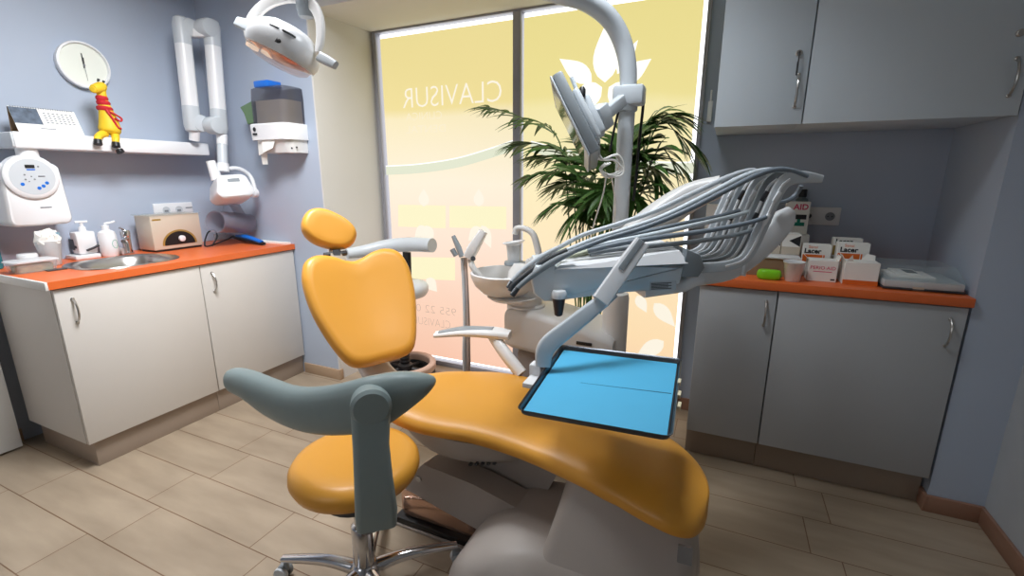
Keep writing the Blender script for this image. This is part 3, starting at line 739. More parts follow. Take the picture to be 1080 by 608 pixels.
b = bm_new(); MM = frame((dx0 + .055, YB - .1705, 1.667), (0, -1, 0)); lathe(b, [(.013, 0), (.013, .0012)], 16, MM @ Matrix.Translation((0, .018, 0))); prism(b, [(-.02, -.004), (.02, -.004), (.02, -.016), (-.02, -.016)], 0, .001, MM); obj('emblem', b, INK, t)
b = bm_new(); bx(b, -2.735, -2.61, YB - .12, YB - .02, 1.937, 1.975, .006); tag(obj('blue_box', b, BLUEPL), 'small blue box sitting on top of the towel dispenser', 'box')
b = bm_new(); slab(b, [(-2.88, YB - .12, 1.83), (-2.768, YB - .12, 1.86), (-2.768, YB - .12, 1.735), (-2.83, YB - .12, 1.725), (-2.85, YB - .12, 1.79)], (0, .09, 0)); o = obj('green_sponge', b, GREENP); tag(o, 'greyish green sponge wedged at the left side of the towel dispenser', 'sponge')

# ------------------------------------------------------------------ right cabinets
YD = 2.30; ZR = .945
def right_cab(name, label, x0, x1, hx, group):
    t = thing(name, label, 'cabinet', ((x0 + x1) / 2, 2.55, 0), group)
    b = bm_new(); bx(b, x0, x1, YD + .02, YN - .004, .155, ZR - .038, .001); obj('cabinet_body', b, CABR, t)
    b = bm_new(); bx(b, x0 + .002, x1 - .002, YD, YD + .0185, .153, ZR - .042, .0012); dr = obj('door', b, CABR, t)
    b = bm_new(); bx(b, x0, x1, YD + .06, YN - .01, 0, .154, .001); obj('plinth', b, PLINTH, t)
    handle(dr, (hx, YD, .80), (0, 0, 1), (0, -1, 0))
G2 = 'base cabinets under the right worktop'
right_cab('base_cabinet', 'narrow white base cabinet beside the window, under the lime soap case', -.065, .256, .215, G2)
right_cab('base_cabinet', 'wide white base cabinet beside the pillar, under the clear display case', .258, .905, .855, G2)
b = bm_new(); bx(b, -.075, .912, YD - .012, YN - .002, ZR - .036, ZR, .0015); o = obj('worktop', b, ORANGE); tag(o, 'dark orange laminate worktop in the niche, carrying cartons and a clear case', 'worktop')
def upper_cab(label, x0, x1, hx):
    t = thing('wall_cabinet', label, 'cabinet', ((x0 + x1) / 2, 2.55, 1.61), 'white wall cabinets in the niche')
    b = bm_new(); bx(b, x0, x1, YD + .02, YN - .004, 1.612, 2.42, .001); obj('cabinet_body', b, CABU, t)
    b = bm_new(); bx(b, x0 + .001, x1 - .002, YD, YD + .0185, 1.608, 2.42, .0012); dr = obj('door', b, CABU, t)
    handle(dr, (hx, YD, 1.735), (0, 0, 1), (0, -1, 0), .12)
    b = bm_new(); lathe(b, [(.012, 0), (.012, .008), (.009, .011)], 16, frame((hx - .008, YD, 1.875), (0, -1, 0))); lk = obj('lock', b, STEEL, dr)
    return t, dr, lk
t1, d1, l1 = upper_cab('narrow white wall cabinet nearest the window with a key hanging from its lock', -.072, .256, .222)
t2, d2, l2 = upper_cab('wide white wall cabinet next to the pillar, with an empty round lock', .258, .911, .872)
b = bm_new(); M = frame((.214, YD - .012, 1.875), (0, -1, 0)); lathe(b, [(.004, 0), (.004, .01)], 8, M); slab(b, [(.211, YD - .02, 1.87), (.211, YD - .03, 1.87), (.211, YD - .032, 1.835), (.211, YD - .02, 1.83)], (.004, 0, 0)); bx(b, .209, .216, YD - .026, YD - .022, 1.79, 1.84, .001); obj('key', b, DGR, d1)
b = bm_new(); p = PY(749, 113, YN - .01); bx(b, p.x - .012, p.x + .012, YN - .02, YN, p.z - .075, p.z + .03, .004); bx(b, p.x - .005, p.x + .005, YN - .018, YN - .004, p.z + .03, p.z + .085, .003); tag(obj('cord_clip', b, WHT), 'small white clip on the wall strip between the window and the wall cabinets', 'clip')
# socket in niche
p = PY(865, 228, YN)
t = thing('wall_socket', 'white double socket on the dark wall of the niche above the worktop', 'socket', (p.x, YN, p.z))
b = bm_new(); bx(b, p.x - .078, p.x + .085, YN - .012, YN, p.z - .045, p.z + .045, .005); obj('plate', b, WHW, t)
b = bm_new(); M = frame((p.x + .04, YN - .0125, p.z), (0, -1, 0)); lathe(b, [(.026, 0), (.026, .003), (.022, .003), (.021, .001)], 20, M); obj('socket_ring', b, WHW, t)
b = bm_new(); lathe(b, [(.021, 0), (.021, .0015)], 20, M); obj('socket_face', b, GREYI, t)
b = bm_new()
for s in (-1, 1): lathe(b, [(.003, .0015), (.003, .003)], 8, M @ Matrix.Translation((s * .009, 0, 0)))
obj('socket_hole', b, INK, t)
b = bm_new(); lathe(b, [(.012, 0), (.012, .02), (.006, .03)], 12, frame((p.x - .05, YN - .012, p.z), (-.3, -1, 0))); obj('black_plug', b, BLK, t)

# ------------------------------------------------------------------ items on the right worktop
def box3(bm, x0, x1, y0, y1, z0, z1): bx(bm, x0, x1, y0, y1, z0, z1, .0015, 1)
def fcarton(name, label, cat, x0, x1, y0, dep, z0, z1, m, group=None):
    t = thing(name, label, cat, ((x0 + x1) / 2, y0 + dep / 2, z0), group)
    b = bm_new(); box3(b, x0, x1, y0, y0 + dep, z0, z1); obj('carton', b, m, t)
    return t
def ftext(txt, x, y, z, size, m, t, nm='lettering', align='CENTER', bold=0.0):
    return text_mesh(txt, size, frame((x, y - .0008, z), (0, -1, 0)), nm, m, t, .0002, align, bold)
# lime soap case
p = PZ(811, 296, ZR); cx, cy = p.x, p.y + .03
b = bm_new(); pillow(b, [(x, y) for x, y in rrect(.10, .055, .026, 5)], .022, .020, Matrix.Translation((cx, cy, ZR + .021)), edge=.22); o = obj('soap_case', b, LIME); tag(o, 'bright lime green oval soap case at the front of the niche worktop', 'soap case')
# cup
p = PZ(836, 298, ZR)
b = bm_new(); lathe(b, [(.027, 0), (.030, .004), (.041, .082), (.044, .085), (.044, .089), (.038, .086), (.028, .006), (.001, .005)], 28, Matrix.Translation((p.x, p.y + .03, ZR)), cap=False); o = obj('plastic_cup', b, WHT); tag(o, 'white plastic cup standing beside the lime green soap case', 'cup')
# open brown box
kb = fcarton('cardboard_tray', 'brown cardboard tray box with a white rim behind the lime soap case', 'box', .105, .338, 2.44, .20, ZR, ZR + .085, BROWNC)
b = bm_new(); bx(b, .098, .343, 2.434, 2.652, ZR + .085, ZR + .093, .001); obj('rim', b, WHT, kb)
zt = ZR + .0935
pa, pb_, pc = PY(803, 270, 2.53), PY(822.5, 270, 2.53), PY(843, 270, 2.53)
for x0, x1, lb in ((pa.x, pb_.x - .001, 'left'), (pb_.x + .001, pc.x, 'right')):
    t = fcarton('medicine_carton', 'beige carton with white top and black triangle on the brown tray, nearer the %s' % ('window' if lb == 'left' else 'socket'), 'carton', x0, x1, pa.y, .10, zt, PY(822, 247, pa.y).z, BEIGE, 'beige cartons with black triangles')
    zq = PY(822, 247, pa.y).z; zm = PY(822, 260, pa.y).z
    b = bm_new(); bx(b, x0 + .001, x1 - .001, pa.y - .0008, pa.y + .0002, zm, zq - .001); obj('white_panel', b, PAPER, t, smooth=False)
    b = bm_new(); bx(b, x0 + .001, x1 - .001, pa.y, pa.y + .099, zq, zq + .0006); obj('white_top', b, PAPER, t, smooth=False)
    b = bm_new(); sheet(b, [(x1 - .003, pa.y - .0015, zq - .004), (x1 - .003, pa.y - .0015, zm + .002), (x1 - .050, pa.y - .0015, (zq + zm) / 2)]); obj('triangle_mark', b, INK, t, smooth=False)
# white carton behind with AID carton and bottle on top
a = PY(800, 246, 2.68); c = PY(847, 246, 2.68)
t = fcarton('white_carton', 'tall white carton at the back of the niche, under the carton with pink letters', 'carton', a.x, c.x + .03, 2.68, .12, ZR, a.z, PAPER)
zz = a.z + .001
a = PY(826, 244, 2.70); c = PY(851, 245, 2.70); ztop = PY(840, 213, 2.70).z
t = fcarton('aid_carton', 'white carton with pink and green print, on the tall carton next to the socket', 'carton', a.x, c.x, 2.70, .05, zz, ztop, PAPER)
xm = (a.x + c.x) / 2
ftext('AID', xm + .012, 2.70, ztop - .026, .038, PINKI, t, bold=.001)
b = bm_new(); bx(b, xm - .02, xm + .04, 2.6988, 2.7, ztop - .085, ztop - .062); obj('dark_band', b, INK, t, smooth=False)
b = bm_new(); bx(b, xm - .03, xm + .035, 2.6988, 2.7, ztop - .118, ztop - .10); obj('green_band', b, GRI, t, smooth=False)
b = bm_new(); bx(b, xm + .002, xm + .016, 2.6988, 2.7, ztop - .10, ztop - .085); obj('green_stem', b, GRI, t, smooth=False)
p = PY(846, 214, 2.77)
t = thing('dropper_bottle', 'small dark bottle with a black cap standing behind the carton with pink letters', 'bottle', (p.x, 2.775, zz))
b = bm_new(); lathe(b, [(.026, 0), (.028, .004), (.028, p.z - zz + .015), (.014, p.z - zz + .03)], 20, Matrix.Translation((p.x, 2.785, zz))); obj('bottle', b, mat('grey_bottle', rgb(96, 110, 112), .3), t)
b = bm_new(); lathe(b, [(.018, 0), (.018, .035), (.016, .038)], 18, Matrix.Translation((p.x, 2.785, zz + p.z - zz + .028))); obj('cap', b, BLK, t)
# perio aid carton
a = PZ(850.5, 296, ZR); c = PZ(880, 297, ZR); zt = PY(865, 275, a.y).z
t = fcarton('perio_aid_carton', 'white carton with pink lettering at the front, beside the white cup', 'carton', a.x, c.x, a.y, .085, ZR, zt, PAPER)
ftext('PERIO·AID', (a.x + c.x) / 2, a.y, (ZR + zt) / 2 + .014, .021, PINKI, t)
b = bm_new(); bx(b, a.x + .02, c.x - .02, a.y - .0006, a.y, (ZR + zt) / 2 - .004, (ZR + zt) / 2 - .001); obj('fine_print', b, PINKI, t, smooth=False)
b = bm_new(); bx(b, c.x - .022, c.x - .006, a.y - .0006, a.y, ZR + .008, ZR + .014); obj('black_mark', b, INK, t, smooth=False)
b = bm_new(); slab(b, [(a.x, a.y + .002, zt), (a.x, a.y + .083, zt), (a.x - .02, a.y + .07, zt + .02), (a.x - .02, a.y + .01, zt + .02)], (.001, 0, .001)); obj('open_flap', b, PAPER, t, smooth=False); b = bm_new(); slab(b, [(c.x, a.y + .002, zt), (c.x, a.y + .083, zt), (c.x + .006, a.y + .07, zt + .022), (c.x + .006, a.y + .01, zt + .022)], (.001, 0, .0004)); obj('open_flap', b, PAPER, t, smooth=False)
# torn carton
a2 = PZ(888, 300, ZR); c2 = PZ(925, 303, ZR); zt = PY(905, 277, a2.y).z
t = fcarton('open_carton', 'open white carton with an orange base strip, next to the clear case', 'carton', a2.x, c2.x, a2.y, .09, ZR, zt, PAPER)
b = bm_new(); bx(b, a2.x - .0005, c2.x + .0005, a2.y - .0007, a2.y + .001, ZR + .001, ZR + .022); obj('orange_strip', b, LACO, t, smooth=False)
b = bm_new()
slab(b, [(a2.x, a2.y + .003, zt), (a2.x, a2.y + .087, zt), (a2.x - .012, a2.y + .07, zt + .025), (a2.x - .012, a2.y + .02, zt + .025)], (.001, 0, .0006))
obj('open_flap', b, PAPER, t, smooth=False); b = bm_new(); slab(b, [(a2.x + .002, a2.y + .003, zt), (a2.x + .03, a2.y + .003, zt), (a2.x + .02, a2.y - .004, zt + .03)], (0, .001, 0))
obj('open_flap', b, PAPER, t, smooth=False); b = bm_new(); slab(b, [(c2.x - .05, a2.y + .088, zt), (c2.x, a2.y + .088, zt), (c2.x, a2.y + .095, zt + .02), (c2.x - .03, a2.y + .1, zt + .025)], (0, .001, 0))
obj('open_flap', b, PAPER, t, smooth=False)
# three Lacer cartons
def lacer(label, px0, px1, pt, Y, strip=LACO, band=True):
    a = PY(px0, pt, Y); c = PY(px1, pt, Y)
    t = fcarton('lacer_carton', label, 'carton', a.x, c.x, Y, .05, ZR, a.z, PAPER, 'white and orange toothpaste cartons')
    wd = c.x - a.x
    if band:
        ftext('Sensi', a.x + wd * .36, Y, a.z - .012, .018, LACO, t)
        ftext('Lacer', a.x + wd * .36, Y, a.z - .031, .030, INK, t, bold=.001)
        b = bm_new(); bx(b, a.x + .003, a.x + wd * .72, Y - .0008, Y, a.z - .085, a.z - .047); bx(b, a.x + wd * .75, a.x + wd * .80, Y - .0008, Y, a.z - .085, a.z - .047); obj('orange_band', b, strip, t, smooth=False)
    else:
        ftext('Lacer', a.x + wd * .36, Y, a.z - .016, .030, INK, t, bold=.001)
        b = bm_new(); bx(b, a.x, a.x + wd * .3, Y - .0008, Y, a.z - .08, a.z - .035); obj('gold_band', b, GOLD, t, smooth=False)
lacer('white and orange carton marked Lacer behind the pink lettered carton', 847.5, 878, 257.5, 2.52)
lacer('white and orange carton marked Lacer behind the open carton, before a gold-banded one', 884.5, 919, 256, 2.50)
lacer('white carton marked Lacer with a gold band, at the very back', 880, 911, 251, 2.60, band=False)
# red triangle carton behind the instrument arms
a = PY(743, 243, 2.60); c = PY(768, 243, 2.60)
t = fcarton('red_mark_carton', 'white carton with a red triangle at the window end of the niche worktop', 'carton', a.x, c.x + .02, 2.60, .07, ZR, PY(750, 216, 2.60).z, PAPER)
b = bm_new(); zc_ = PY(755, 220, 2.60).z; sheet(b, [(c.x + .0, 2.599, zc_ + .02), (c.x + .0, 2.599, zc_ - .035), (c.x - .055, 2.599, zc_ - .012)]); obj('triangle_mark', b, REDI, t, smooth=False)
b = bm_new(); bx(b, a.x + .02, c.x - .01, 2.5985, 2.6, zc_ - .11, zc_ - .095); obj('grey_print', b, GREYI, t, smooth=False)
# clear display case
a = PZ(929, 305, ZR); x0, x1, y0, y1 = a.x + .005, .900, 2.345, 2.60
t = thing('display_case', 'flat clear acrylic display case with leaflets inside, by the pillar', 'case', ((x0 + x1) / 2, 2.47, ZR))
b = bm_new(); bx(b, x0, x1, y0, y1, ZR + .004, ZR + .010, .002); obj('base_sheet', b, DGR, t)
b = bm_new(); bx(b, x0 + .004, x1 - .004, y0 + .004, y1 - .004, ZR + .0105, ZR + .040, .004); obj('base_tray', b, mat('pale_grey_tray', rgb(196, 200, 200), .4), t)
b = bm_new(); rr = lambda x0, x1, y0, y1, z: [V((x0, y0, z)), V((x1, y0, z)), V((x1, y1, z)), V((x0, y1, z))]
loft(b, [rr(x0 + .002, x1 - .002, y0 + .002, y1 - .002, ZR + .041), rr(x0 + .012, x1 - .02, y0 + .06, y1 - .006, ZR + .095)]); obj('clear_cover', b, ACRYL, t, smooth=False)
b = bm_new(); bx(b, x0 + .04, x1 - .08, y0 + .06, y1 - .04, ZR + .041, ZR + .050, .001); bx(b, x0 + .06, x1 - .12, y0 + .08, y1 - .05, ZR + .0505, ZR + .058, .001); obj('leaflet', b, PAPER, t)
b = bm_new(); bx(b, x0 + .10, x1 - .13, y0 + .10, y1 - .08, ZR + .0585, ZR + .060); obj('leaflet_photo', b, DGR, t)
b = bm_new(); bx(b, x0 + .10, x1 - .13, y0 + .0005, y0 + .003, ZR + .004, ZR + .018); obj('front_label', b, BEIGE, t)

# ------------------------------------------------------------------ dental chair
CH = thing('dental_chair', 'orange upholstered dental chair with a grey white base, reclined seat and headrest', 'dental chair', (-.5, 1.35, 0))
# seat cushion
st = [(-1.165, 1.37, .05), (-1.145, 1.375, .10), (-1.09, 1.39, .155), (-1.0, 1.425, .215), (-.92, 1.455, .245), (-.82, 1.475, .260), (-.68, 1.48, .252), (-.5, 1.45, .245), (-.32, 1.395, .232), (-.15, 1.325, .212), (-.06, 1.285, .195), (.0, 1.262, .155), (.030, 1.25, .095), (.040, 1.245, .035)]
pts = catmull([V(p) for p in st], 4)
def seat_z(x):
    ks = [(-1.2, .635), (-1.05, .612), (-.9, .598), (-.7, .600), (-.5, .604), (-.3, .602), (-.1, .584), (.04, .566)]
    for (a, za), (c, zb) in zip(ks, ks[1:]):
        if x <= c: 
            q = max(0, min(1, (x - a) / (c - a))); q = q * q * (3 - 2 * q); return za + (zb - za) * q
    return ks[-1][1]
b = bm_new(); rings = []
for p in pts:
    x, yc, hw = p; zt = seat_z(x); th = .095 if x < -.2 else .085
    endf = min(1, hw / .2)
    T = th * (0.25 + .75 * math.sqrt(min(1, endf)))
    zc = zt - th / 2
    ring = []
    for k in range(40):
        a = 2 * PI * k / 40; ca, sa = math.cos(a), math.sin(a)
        yy = hw * math.copysign(abs(ca) ** .62, ca); zz = T / 2 * math.copysign(abs(sa) ** .72, sa)
        dish = -.018 * (1 - (yy / max(hw, .01)) ** 2) * (1 if sa > 0 else 0) * min(1, endf) * (1 if x < -.45 else .3)
        droop = -.02 * (abs(yy) / max(hw, .01)) ** 3
        ring.append(V((x, yc + yy, zc + zz + dish + droop)))
    rings.append(ring)
loft(b, rings); seat = obj('seat', b, UPH, CH, angle=70)
# backrest
BP = V((-1.300, 1.500, .600)); ph = math.radians(-26); rec = math.radians(33)
ax = V((math.cos(ph), math.sin(ph), 0)); wv = V((-ax.y, ax.x, 0))
up = (-ax * math.sin(rec) + V((0, 0, 1)) * math.cos(rec)); nrm = (ax * math.cos(rec) + V((0, 0, 1)) * math.sin(rec))
MB = Matrix((wv, up, nrm)).transposed().to_4x4(); MB.translation = BP
W, L = .243, .520
half = [(0, 0), (.34, .0), (.56, .03), (.70, .12), (.83, .28), (.95, .48), (1.0, .66), (.99, .82), (.88, .95), (.66, 1.005), (.40, .995), (.18, .955)]
ol = [(x * W, y * L) for x, y in half] + [(0, .935 * L)] + [(-x * W, y * L) for x, y in half[1:]][::-1]
ol = spl2(ol, 4)
b = bm_new(); pillow(b, ol, .045, .05, MB, bend=lambda x, y: .75 * x * x + .10 * ((y / L) - .5) ** 2, edge=.16, ctr=(0, .55 * L)); obj('backrest', b, UPH, CH, angle=70)
b = bm_new(); pillow(b, [(x * .8, .05 + y * .85) for x, y in ol], .02, .03, MB @ Matrix.Translation((0, 0, -.055)), bend=lambda x, y: .75 * x * x, edge=.3, ctr=(0, .5 * L)); obj('backrest_shell', b, BASEW, CH)
b = bm_new(); bar(b, [MB @ V((0, .22, -.09)), MB @ V((0, .02, -.10)), V((-1.20, 1.48, .50)), V((-1.02, 1.46, .46))], .14, .05, up=nrm, smooth=4); obj('backrest_hinge', b, WHW, CH)
# headrest
HC_ = PD(347, 243, 2.12)
hn = (nrm * .72 + ax * .45 + V((0, 0, .02)) + V((.0, -.10, 0))).normalized()
MH = frame(HC_, hn, up); 
el = []
for k in range(40):
    a = 2 * PI * k / 40; ca, sa = math.cos(a), math.sin(a)
    x, y = .120 * math.copysign(abs(ca) ** .85, ca), .084 * math.copysign(abs(sa) ** .85, sa)
    y *= 1 - .12 * (x / .12); t_ = math.radians(-31); el.append((x * math.cos(t_) - y * math.sin(t_), x * math.sin(t_) + y * math.cos(t_)))
b = bm_new(); pillow(b, el, .04, .055, MH, bend=lambda x, y: 1.2 * x * x, edge=.22); obj('headrest', b, UPH, CH, angle=70)
b = bm_new(); q0 = MH @ V((.02, -.06, -.05)); q1 = PD(354, 268, 2.10); q2 = PD(361, 280, 2.06); q3 = MB @ V((0, .45, -.015))
bar(b, [q0, q1, q2, q3], [.05, .05, .062, .062], .012, up=nrm, smooth=4, r=.003); obj('headrest_bracket', b, mat('bracket_metal', rgb(160, 152, 138), .35, metal=.3), CH)
b = bm_new(); M = frame(q1 + hn * .008, hn, up); prism(b, rrect(.03, .03, .004, 2), 0, .012, M); lathe(b, [(.012, -.05), (.012, .05)], 12, frame(q1 - hn * .004, wv)); obj('bracket_clamp', b, DGR, CH)
# seat pan shell
b = bm_new(); rings = []
for s, z in ((1.0, .515), (1.0, .49), (.97, .46), (.84, .42), (.60, .402), (.3, .398)):
    rings.append([V((-.80 + .30 * s * math.cos(2 * PI * k / 32), 1.43 + .21 * s * math.sin(2 * PI * k / 32), z)) for k in range(32)])
loft(b, rings); obj('seat_pan', b, BASEW, CH)
b = bm_new()
for k in range(5): bx(b, -.72 + k * .018, -.71 + k * .018, 1.235 + k * .01, 1.25 + k * .01, .425, .432)
obj('pan_vent', b, DGR, CH)
# leg-rest shell under the foot cushion
b = bm_new()
def hull(x0, x1, y0, y1, z, r): return [V(((x0 + x1) / 2 + x, (y0 + y1) / 2 + y, z)) for x, y in rrect(x1 - x0, y1 - y0, r, 5)]
loft(b, [hull(-.44, .03, 1.075, 1.47, .245, .05), hull(-.405, .024, 1.10, 1.47, .29, .04), hull(-.385, .015, 1.15, 1.48, .38, .04), hull(-.37, -.005, 1.19, 1.50, .46, .05), hull(-.35, -.02, 1.21, 1.50, .52, .06)]); obj('leg_rest_shell', b, BASEW, CH)
# floor base
b = bm_new()
loft(b, [hull(-.735, .045, 1.02, 1.52, .0, .09), hull(-.735, .045, 1.02, 1.52, .05, .09), hull(-.72, .042, 1.03, 1.52, .13, .09), hull(-.67, .037, 1.045, 1.51, .20, .09), hull(-.60, .030, 1.065, 1.50, .255, .09), hull(-.54, .015, 1.095, 1.47, .283, .09), hull(-.46, -.03, 1.14, 1.42, .295, .09)]); obj('base', b, BASEW, CH)
q = PY(725, 587, 1.045); b = bm_new(); prism(b, rrect(.034, .040, .003, 2), -.012, .003, frame(q + V((-.006, .0, 0)), (.05, -1, .38))); obj('base_label', b, mat('label_grey', rgb(132, 128, 126), .6), CH)
# rear floor panel
b = bm_new(); bx(b, -1.10, -.70, 1.315, 1.62, .035, .17, .03); obj('rear_floor_panel', b, COPPER, CH)
b = bm_new(); bx(b, -1.115, -.70, 1.30, 1.64, .012, .04, .006); obj('rear_skirt', b, BLK, CH)
b = bm_new(); bx(b, -1.115, -.70, 1.296, 1.65, .0, .012, .003); obj('floor_plate', b, BASEW, CH)
# lift arm, rear plate
b = bm_new(); slab(b, [PY(x, y, 1.285) for x, y in ((421, 512), (446, 490), (500, 512), (548, 538), (556, 552), (505, 560), (462, 536))], (.02, .10, 0)); obj('lift_arm', b, BASEW, CH, angle=20)
b = bm_new(); slab(b, [PY(x, y, 1.40) for x, y in ((452, 494), (500, 512), (562, 545), (588, 500), (560, 478), (500, 470))], (.0, .10, 0)); obj('lift_cover', b, BASEW, CH, angle=20)
b = bm_new(); q = PY(441, 506, 1.28); tube(b, [q, q + V((0, .06, 0))], .012, 10); obj('pivot_pin', b, STEEL, CH)
# armrest
a0, a1, a2, a3 = PD(459, 353, 2.13), PD(490, 350, 2.11), PD(520, 351, 2.08), PD(538, 354, 2.06)
b = bm_new(); bar(b, [a0, a1, a2, a3], [.06, .082, .092, .066], [.018, .029, .037, .037], smooth=4); ar = obj('armrest', b, WHW, CH)
b = bm_new(); bar(b, [a0 + V((.02, 0, .014)), a1 + V((0, 0, .0155)), a2 + V((0, 0, .0175))], [.03, .05, .04], [.008, .01, .008], smooth=4); obj('armrest_pad', b, MGR, ar)
b = bm_new(); bar(b, [a2 + V((.0, 0, -.012)), PD(532, 372, 2.04), PD(550, 395, 2.00)], .055, .05, up=(0, 1, 0), smooth=4); obj('armrest_post', b, WHW, CH)

# ------------------------------------------------------------------ operator stool in front
SCX, SCY = -.992, .992
t = thing('operator_stool', 'front stool with orange round seat, curved grey-green backrest and chrome star base', 'stool', (SCX, SCY, 0))
b = bm_new(); lathe(b, [(.0005, .425), (.10, .42), (.163, .425), (.191, .44), (.200, .462), (.198, .482), (.186, .50), (.16, .509), (.10, .508), (.0005, .503)], 48, Matrix.Translation((SCX, SCY, .045)) @ Matrix.Scale(.98, 4, V((0, 0, 1))), cap=False); obj('seat', b, UPH, t, angle=70)
BD = (V((-.79, .86, 0)) - V((SCX, SCY, 0))).normalized()      # direction of the back post
rp = [((241, 399), 7, 1.43, .020), ((247, 401), 13, 1.42, .034), ((262, 406), 16, 1.38, .04), ((285, 419), 21, 1.33, .042), ((315, 431), 24, 1.27, .042), ((350, 433), 27.5, 1.225, .042), ((391, 426), 30, 1.20, .042), ((420, 415), 24, 1.215, .040), ((441, 407), 15, 1.24, .036), ((452, 402), 8, 1.26, .026), ((456, 400), 3, 1.275, .01)]
cs = [PD(p[0], p[1], d) for p, h, d, w_ in rp]; hs = [h * d / FPX for p, h, d, w_ in rp]; ts = [w_ for p, h, d, w_ in rp]
cs = catmull(cs, 4); hs = [q.x for q in catmull([V((q, 0, 0)) for q in hs], 4)]; ts = [q.x for q in catmull([V((q, 0, 0)) for q in ts], 4)]
b = bm_new(); rings = []
for i, c in enumerate(cs):
    tn = cs[min(i + 1, len(cs) - 1)] - cs[max(i - 1, 0)]; tn.z *= .4; tn.normalize(); n_ = tn.cross(V((0, 0, 1))).normalized(); u_ = n_.cross(tn).normalized()
    if u_.z < 0: u_ = -u_
    rings.append([c + u_ * hs[i] * math.sin(2 * PI * k / 20) + n_ * ts[i] * .9 * math.copysign(abs(math.cos(2 * PI * k / 20)) ** .8, math.cos(2 * PI * k / 20)) for k in range(20)])
loft(b, rings); obj('backrest', b, STG, t, angle=70)
hub = PD(391, 426, 1.165); toc = (V((0, 0, 0)) - V((hub.x, hub.y, 0))).normalized()
post_pts = [PD(391, 426, 1.165), PD(391, 440, 1.165), PD(391.5, 470, 1.168), PD(394, 505, 1.175), PD(397, 540, 1.185), PD(397.5, 556, 1.20)]
b = bm_new(); bar(b, post_pts, [.094, .094, .088, .094, .104, .100], [.05, .05, .05, .046, .042, .03], up=toc, r=.018, n=5); obj('back_post', b, STG, t)
b = bm_new(); lathe(b, [(.046, -.03), (.050, .01), (.050, .026), (.042, .034), (.0005, .036)], 32, frame(hub + V((0, 0, .0)) + toc * .0, toc)); obj('hub_cap', b, STG, t)
pb = post_pts[-2]
b = bm_new(); bar(b, [pb + V((-.01, .01, .03)), pb + V((-.035, .035, -.07)), V((SCX * .5 + pb.x * .5, SCY * .5 + pb.y * .5, .395)), V((SCX, SCY, .40))], .05, .02, smooth=4, up=(0, 0, 1)); obj('back_bracket', b, DGR, t)
b = bm_new(); lathe(b, [(.11, .398), (.11, .462)], 28, Matrix.Translation((SCX, SCY, 0))); obj('seat_plate', b, DGR, t)
b = bm_new(); lathe(b, [(.034, .09), (.034, .28), (.030, .285), (.022, .29), (.022, .40)], 28, Matrix.Translation((SCX, SCY, 0))); obj('gas_column', b, CHROME, t)
angs = [48 + 72 * k for k in range(5)]
hubz = .10
b = bm_new(); lathe(b, [(.045, .065), (.05, .08), (.048, .12), (.036, .135)], 28, Matrix.Translation((SCX, SCY, 0))); obj('base_hub', b, CHROME, t)
for k, a in enumerate(angs):
    a = math.radians(a); d = V((math.cos(a), math.sin(a), 0)); c = V((SCX, SCY, 0))
    b = bm_new(); bar(b, [c + d * .03 + V((0, 0, .105)), c + d * .12 + V((0, 0, .112)), c + d * .21 + V((0, 0, .103)), c + d * .32 + V((0, 0, .082))], [.05, .042, .036, .03], [.05, .04, .032, .024], smooth=4); lg = obj('leg', b, CHROME, t)
    w_ = c + d * .312; s_ = V((-d.y, d.x, 0))
    b = bm_new(); tube(b, [w_ + V((0, 0, .072)), w_ + V((0, 0, .035))], .008, 10)
    bar(b, [w_ + V((0, 0, .055)) - s_ * .0 + d * .0, w_ + d * .018 + V((0, 0, .05)), w_ + d * .03 + V((0, 0, .03))], .03, .014, smooth=3)
    cs_ = obj('caster', b, MGR, t)
    for sd in (-1, 1):
        b = bm_new(); lathe(b, [(.012, -.009), (.024, -.008), (.026, -.004), (.026, .004), (.024, .008), (.012, .009)], 22, frame(w_ + d * .014 + V((0, 0, .0262)) + s_ * sd * .014, s_)); obj('wheel', b, LGR if sd > 0 else MGR, cs_)

# ------------------------------------------------------------------ assistant stool by the window
ax_, ay_ = -1.95, 2.47
t = thing('assistant_stool', 'grey stool with a curved arm bar and black ring base, standing by the window', 'stool', (ax_, ay_, 0))
b = bm_new(); lathe(b, [(.0005, .615), (.15, .61), (.185, .62), (.2, .645), (.2, .675), (.188, .695), (.14, .705), (.0005, .70)], 40, Matrix.Translation((ax_, ay_, 0)), cap=False); obj('seat', b, LGR, t, angle=70)
b = bm_new(); lathe(b, [(.032, .10), (.032, .40), (.026, .41), (.026, .60)], 24, Matrix.Translation((ax_ + .02, ay_, 0))); 
for k in range(9): lathe(b, [(.033, .14 + k * .025), (.036, .148 + k * .025), (.033, .156 + k * .025)], 20, Matrix.Translation((ax_ + .02, ay_, 0)))
obj('gas_column', b, BLK, t)
b = bm_new(); bar(b, [PY(430, 300, 2.56), PY(429, 266, 2.56)], .06, .02, up=(0, 1, 0), r=.005); bar(b, [PY(430, 300, 2.56) + V((0, 0, .01)), (ax_ + .05, 2.55, .60), (ax_, ay_, .60)], .05, .014, smooth=3); obj('back_post', b, BLK, t)
b = bm_new(); tube(b, [PY(366, 268, 2.28), PY(385, 265, 2.38), PY(408, 260, 2.47), PY(432, 258, 2.52), PY(456, 259, 2.50)], [.034, .040, .046, .048, .046], 18, smooth=5); obj('arm_bar', b, LGR, t)
b = bm_new(); tube(b, [(ax_ + .12, ay_ - .08, .60), (ax_ + .17, ay_ - .12, .585), (ax_ + .185, ay_ - .13, .57), (ax_ + .16, ay_ - .13, .55)], .006, 8, smooth=4); obj('height_lever', b, mat('brown_lever', rgb(110, 70, 55), .5), t)
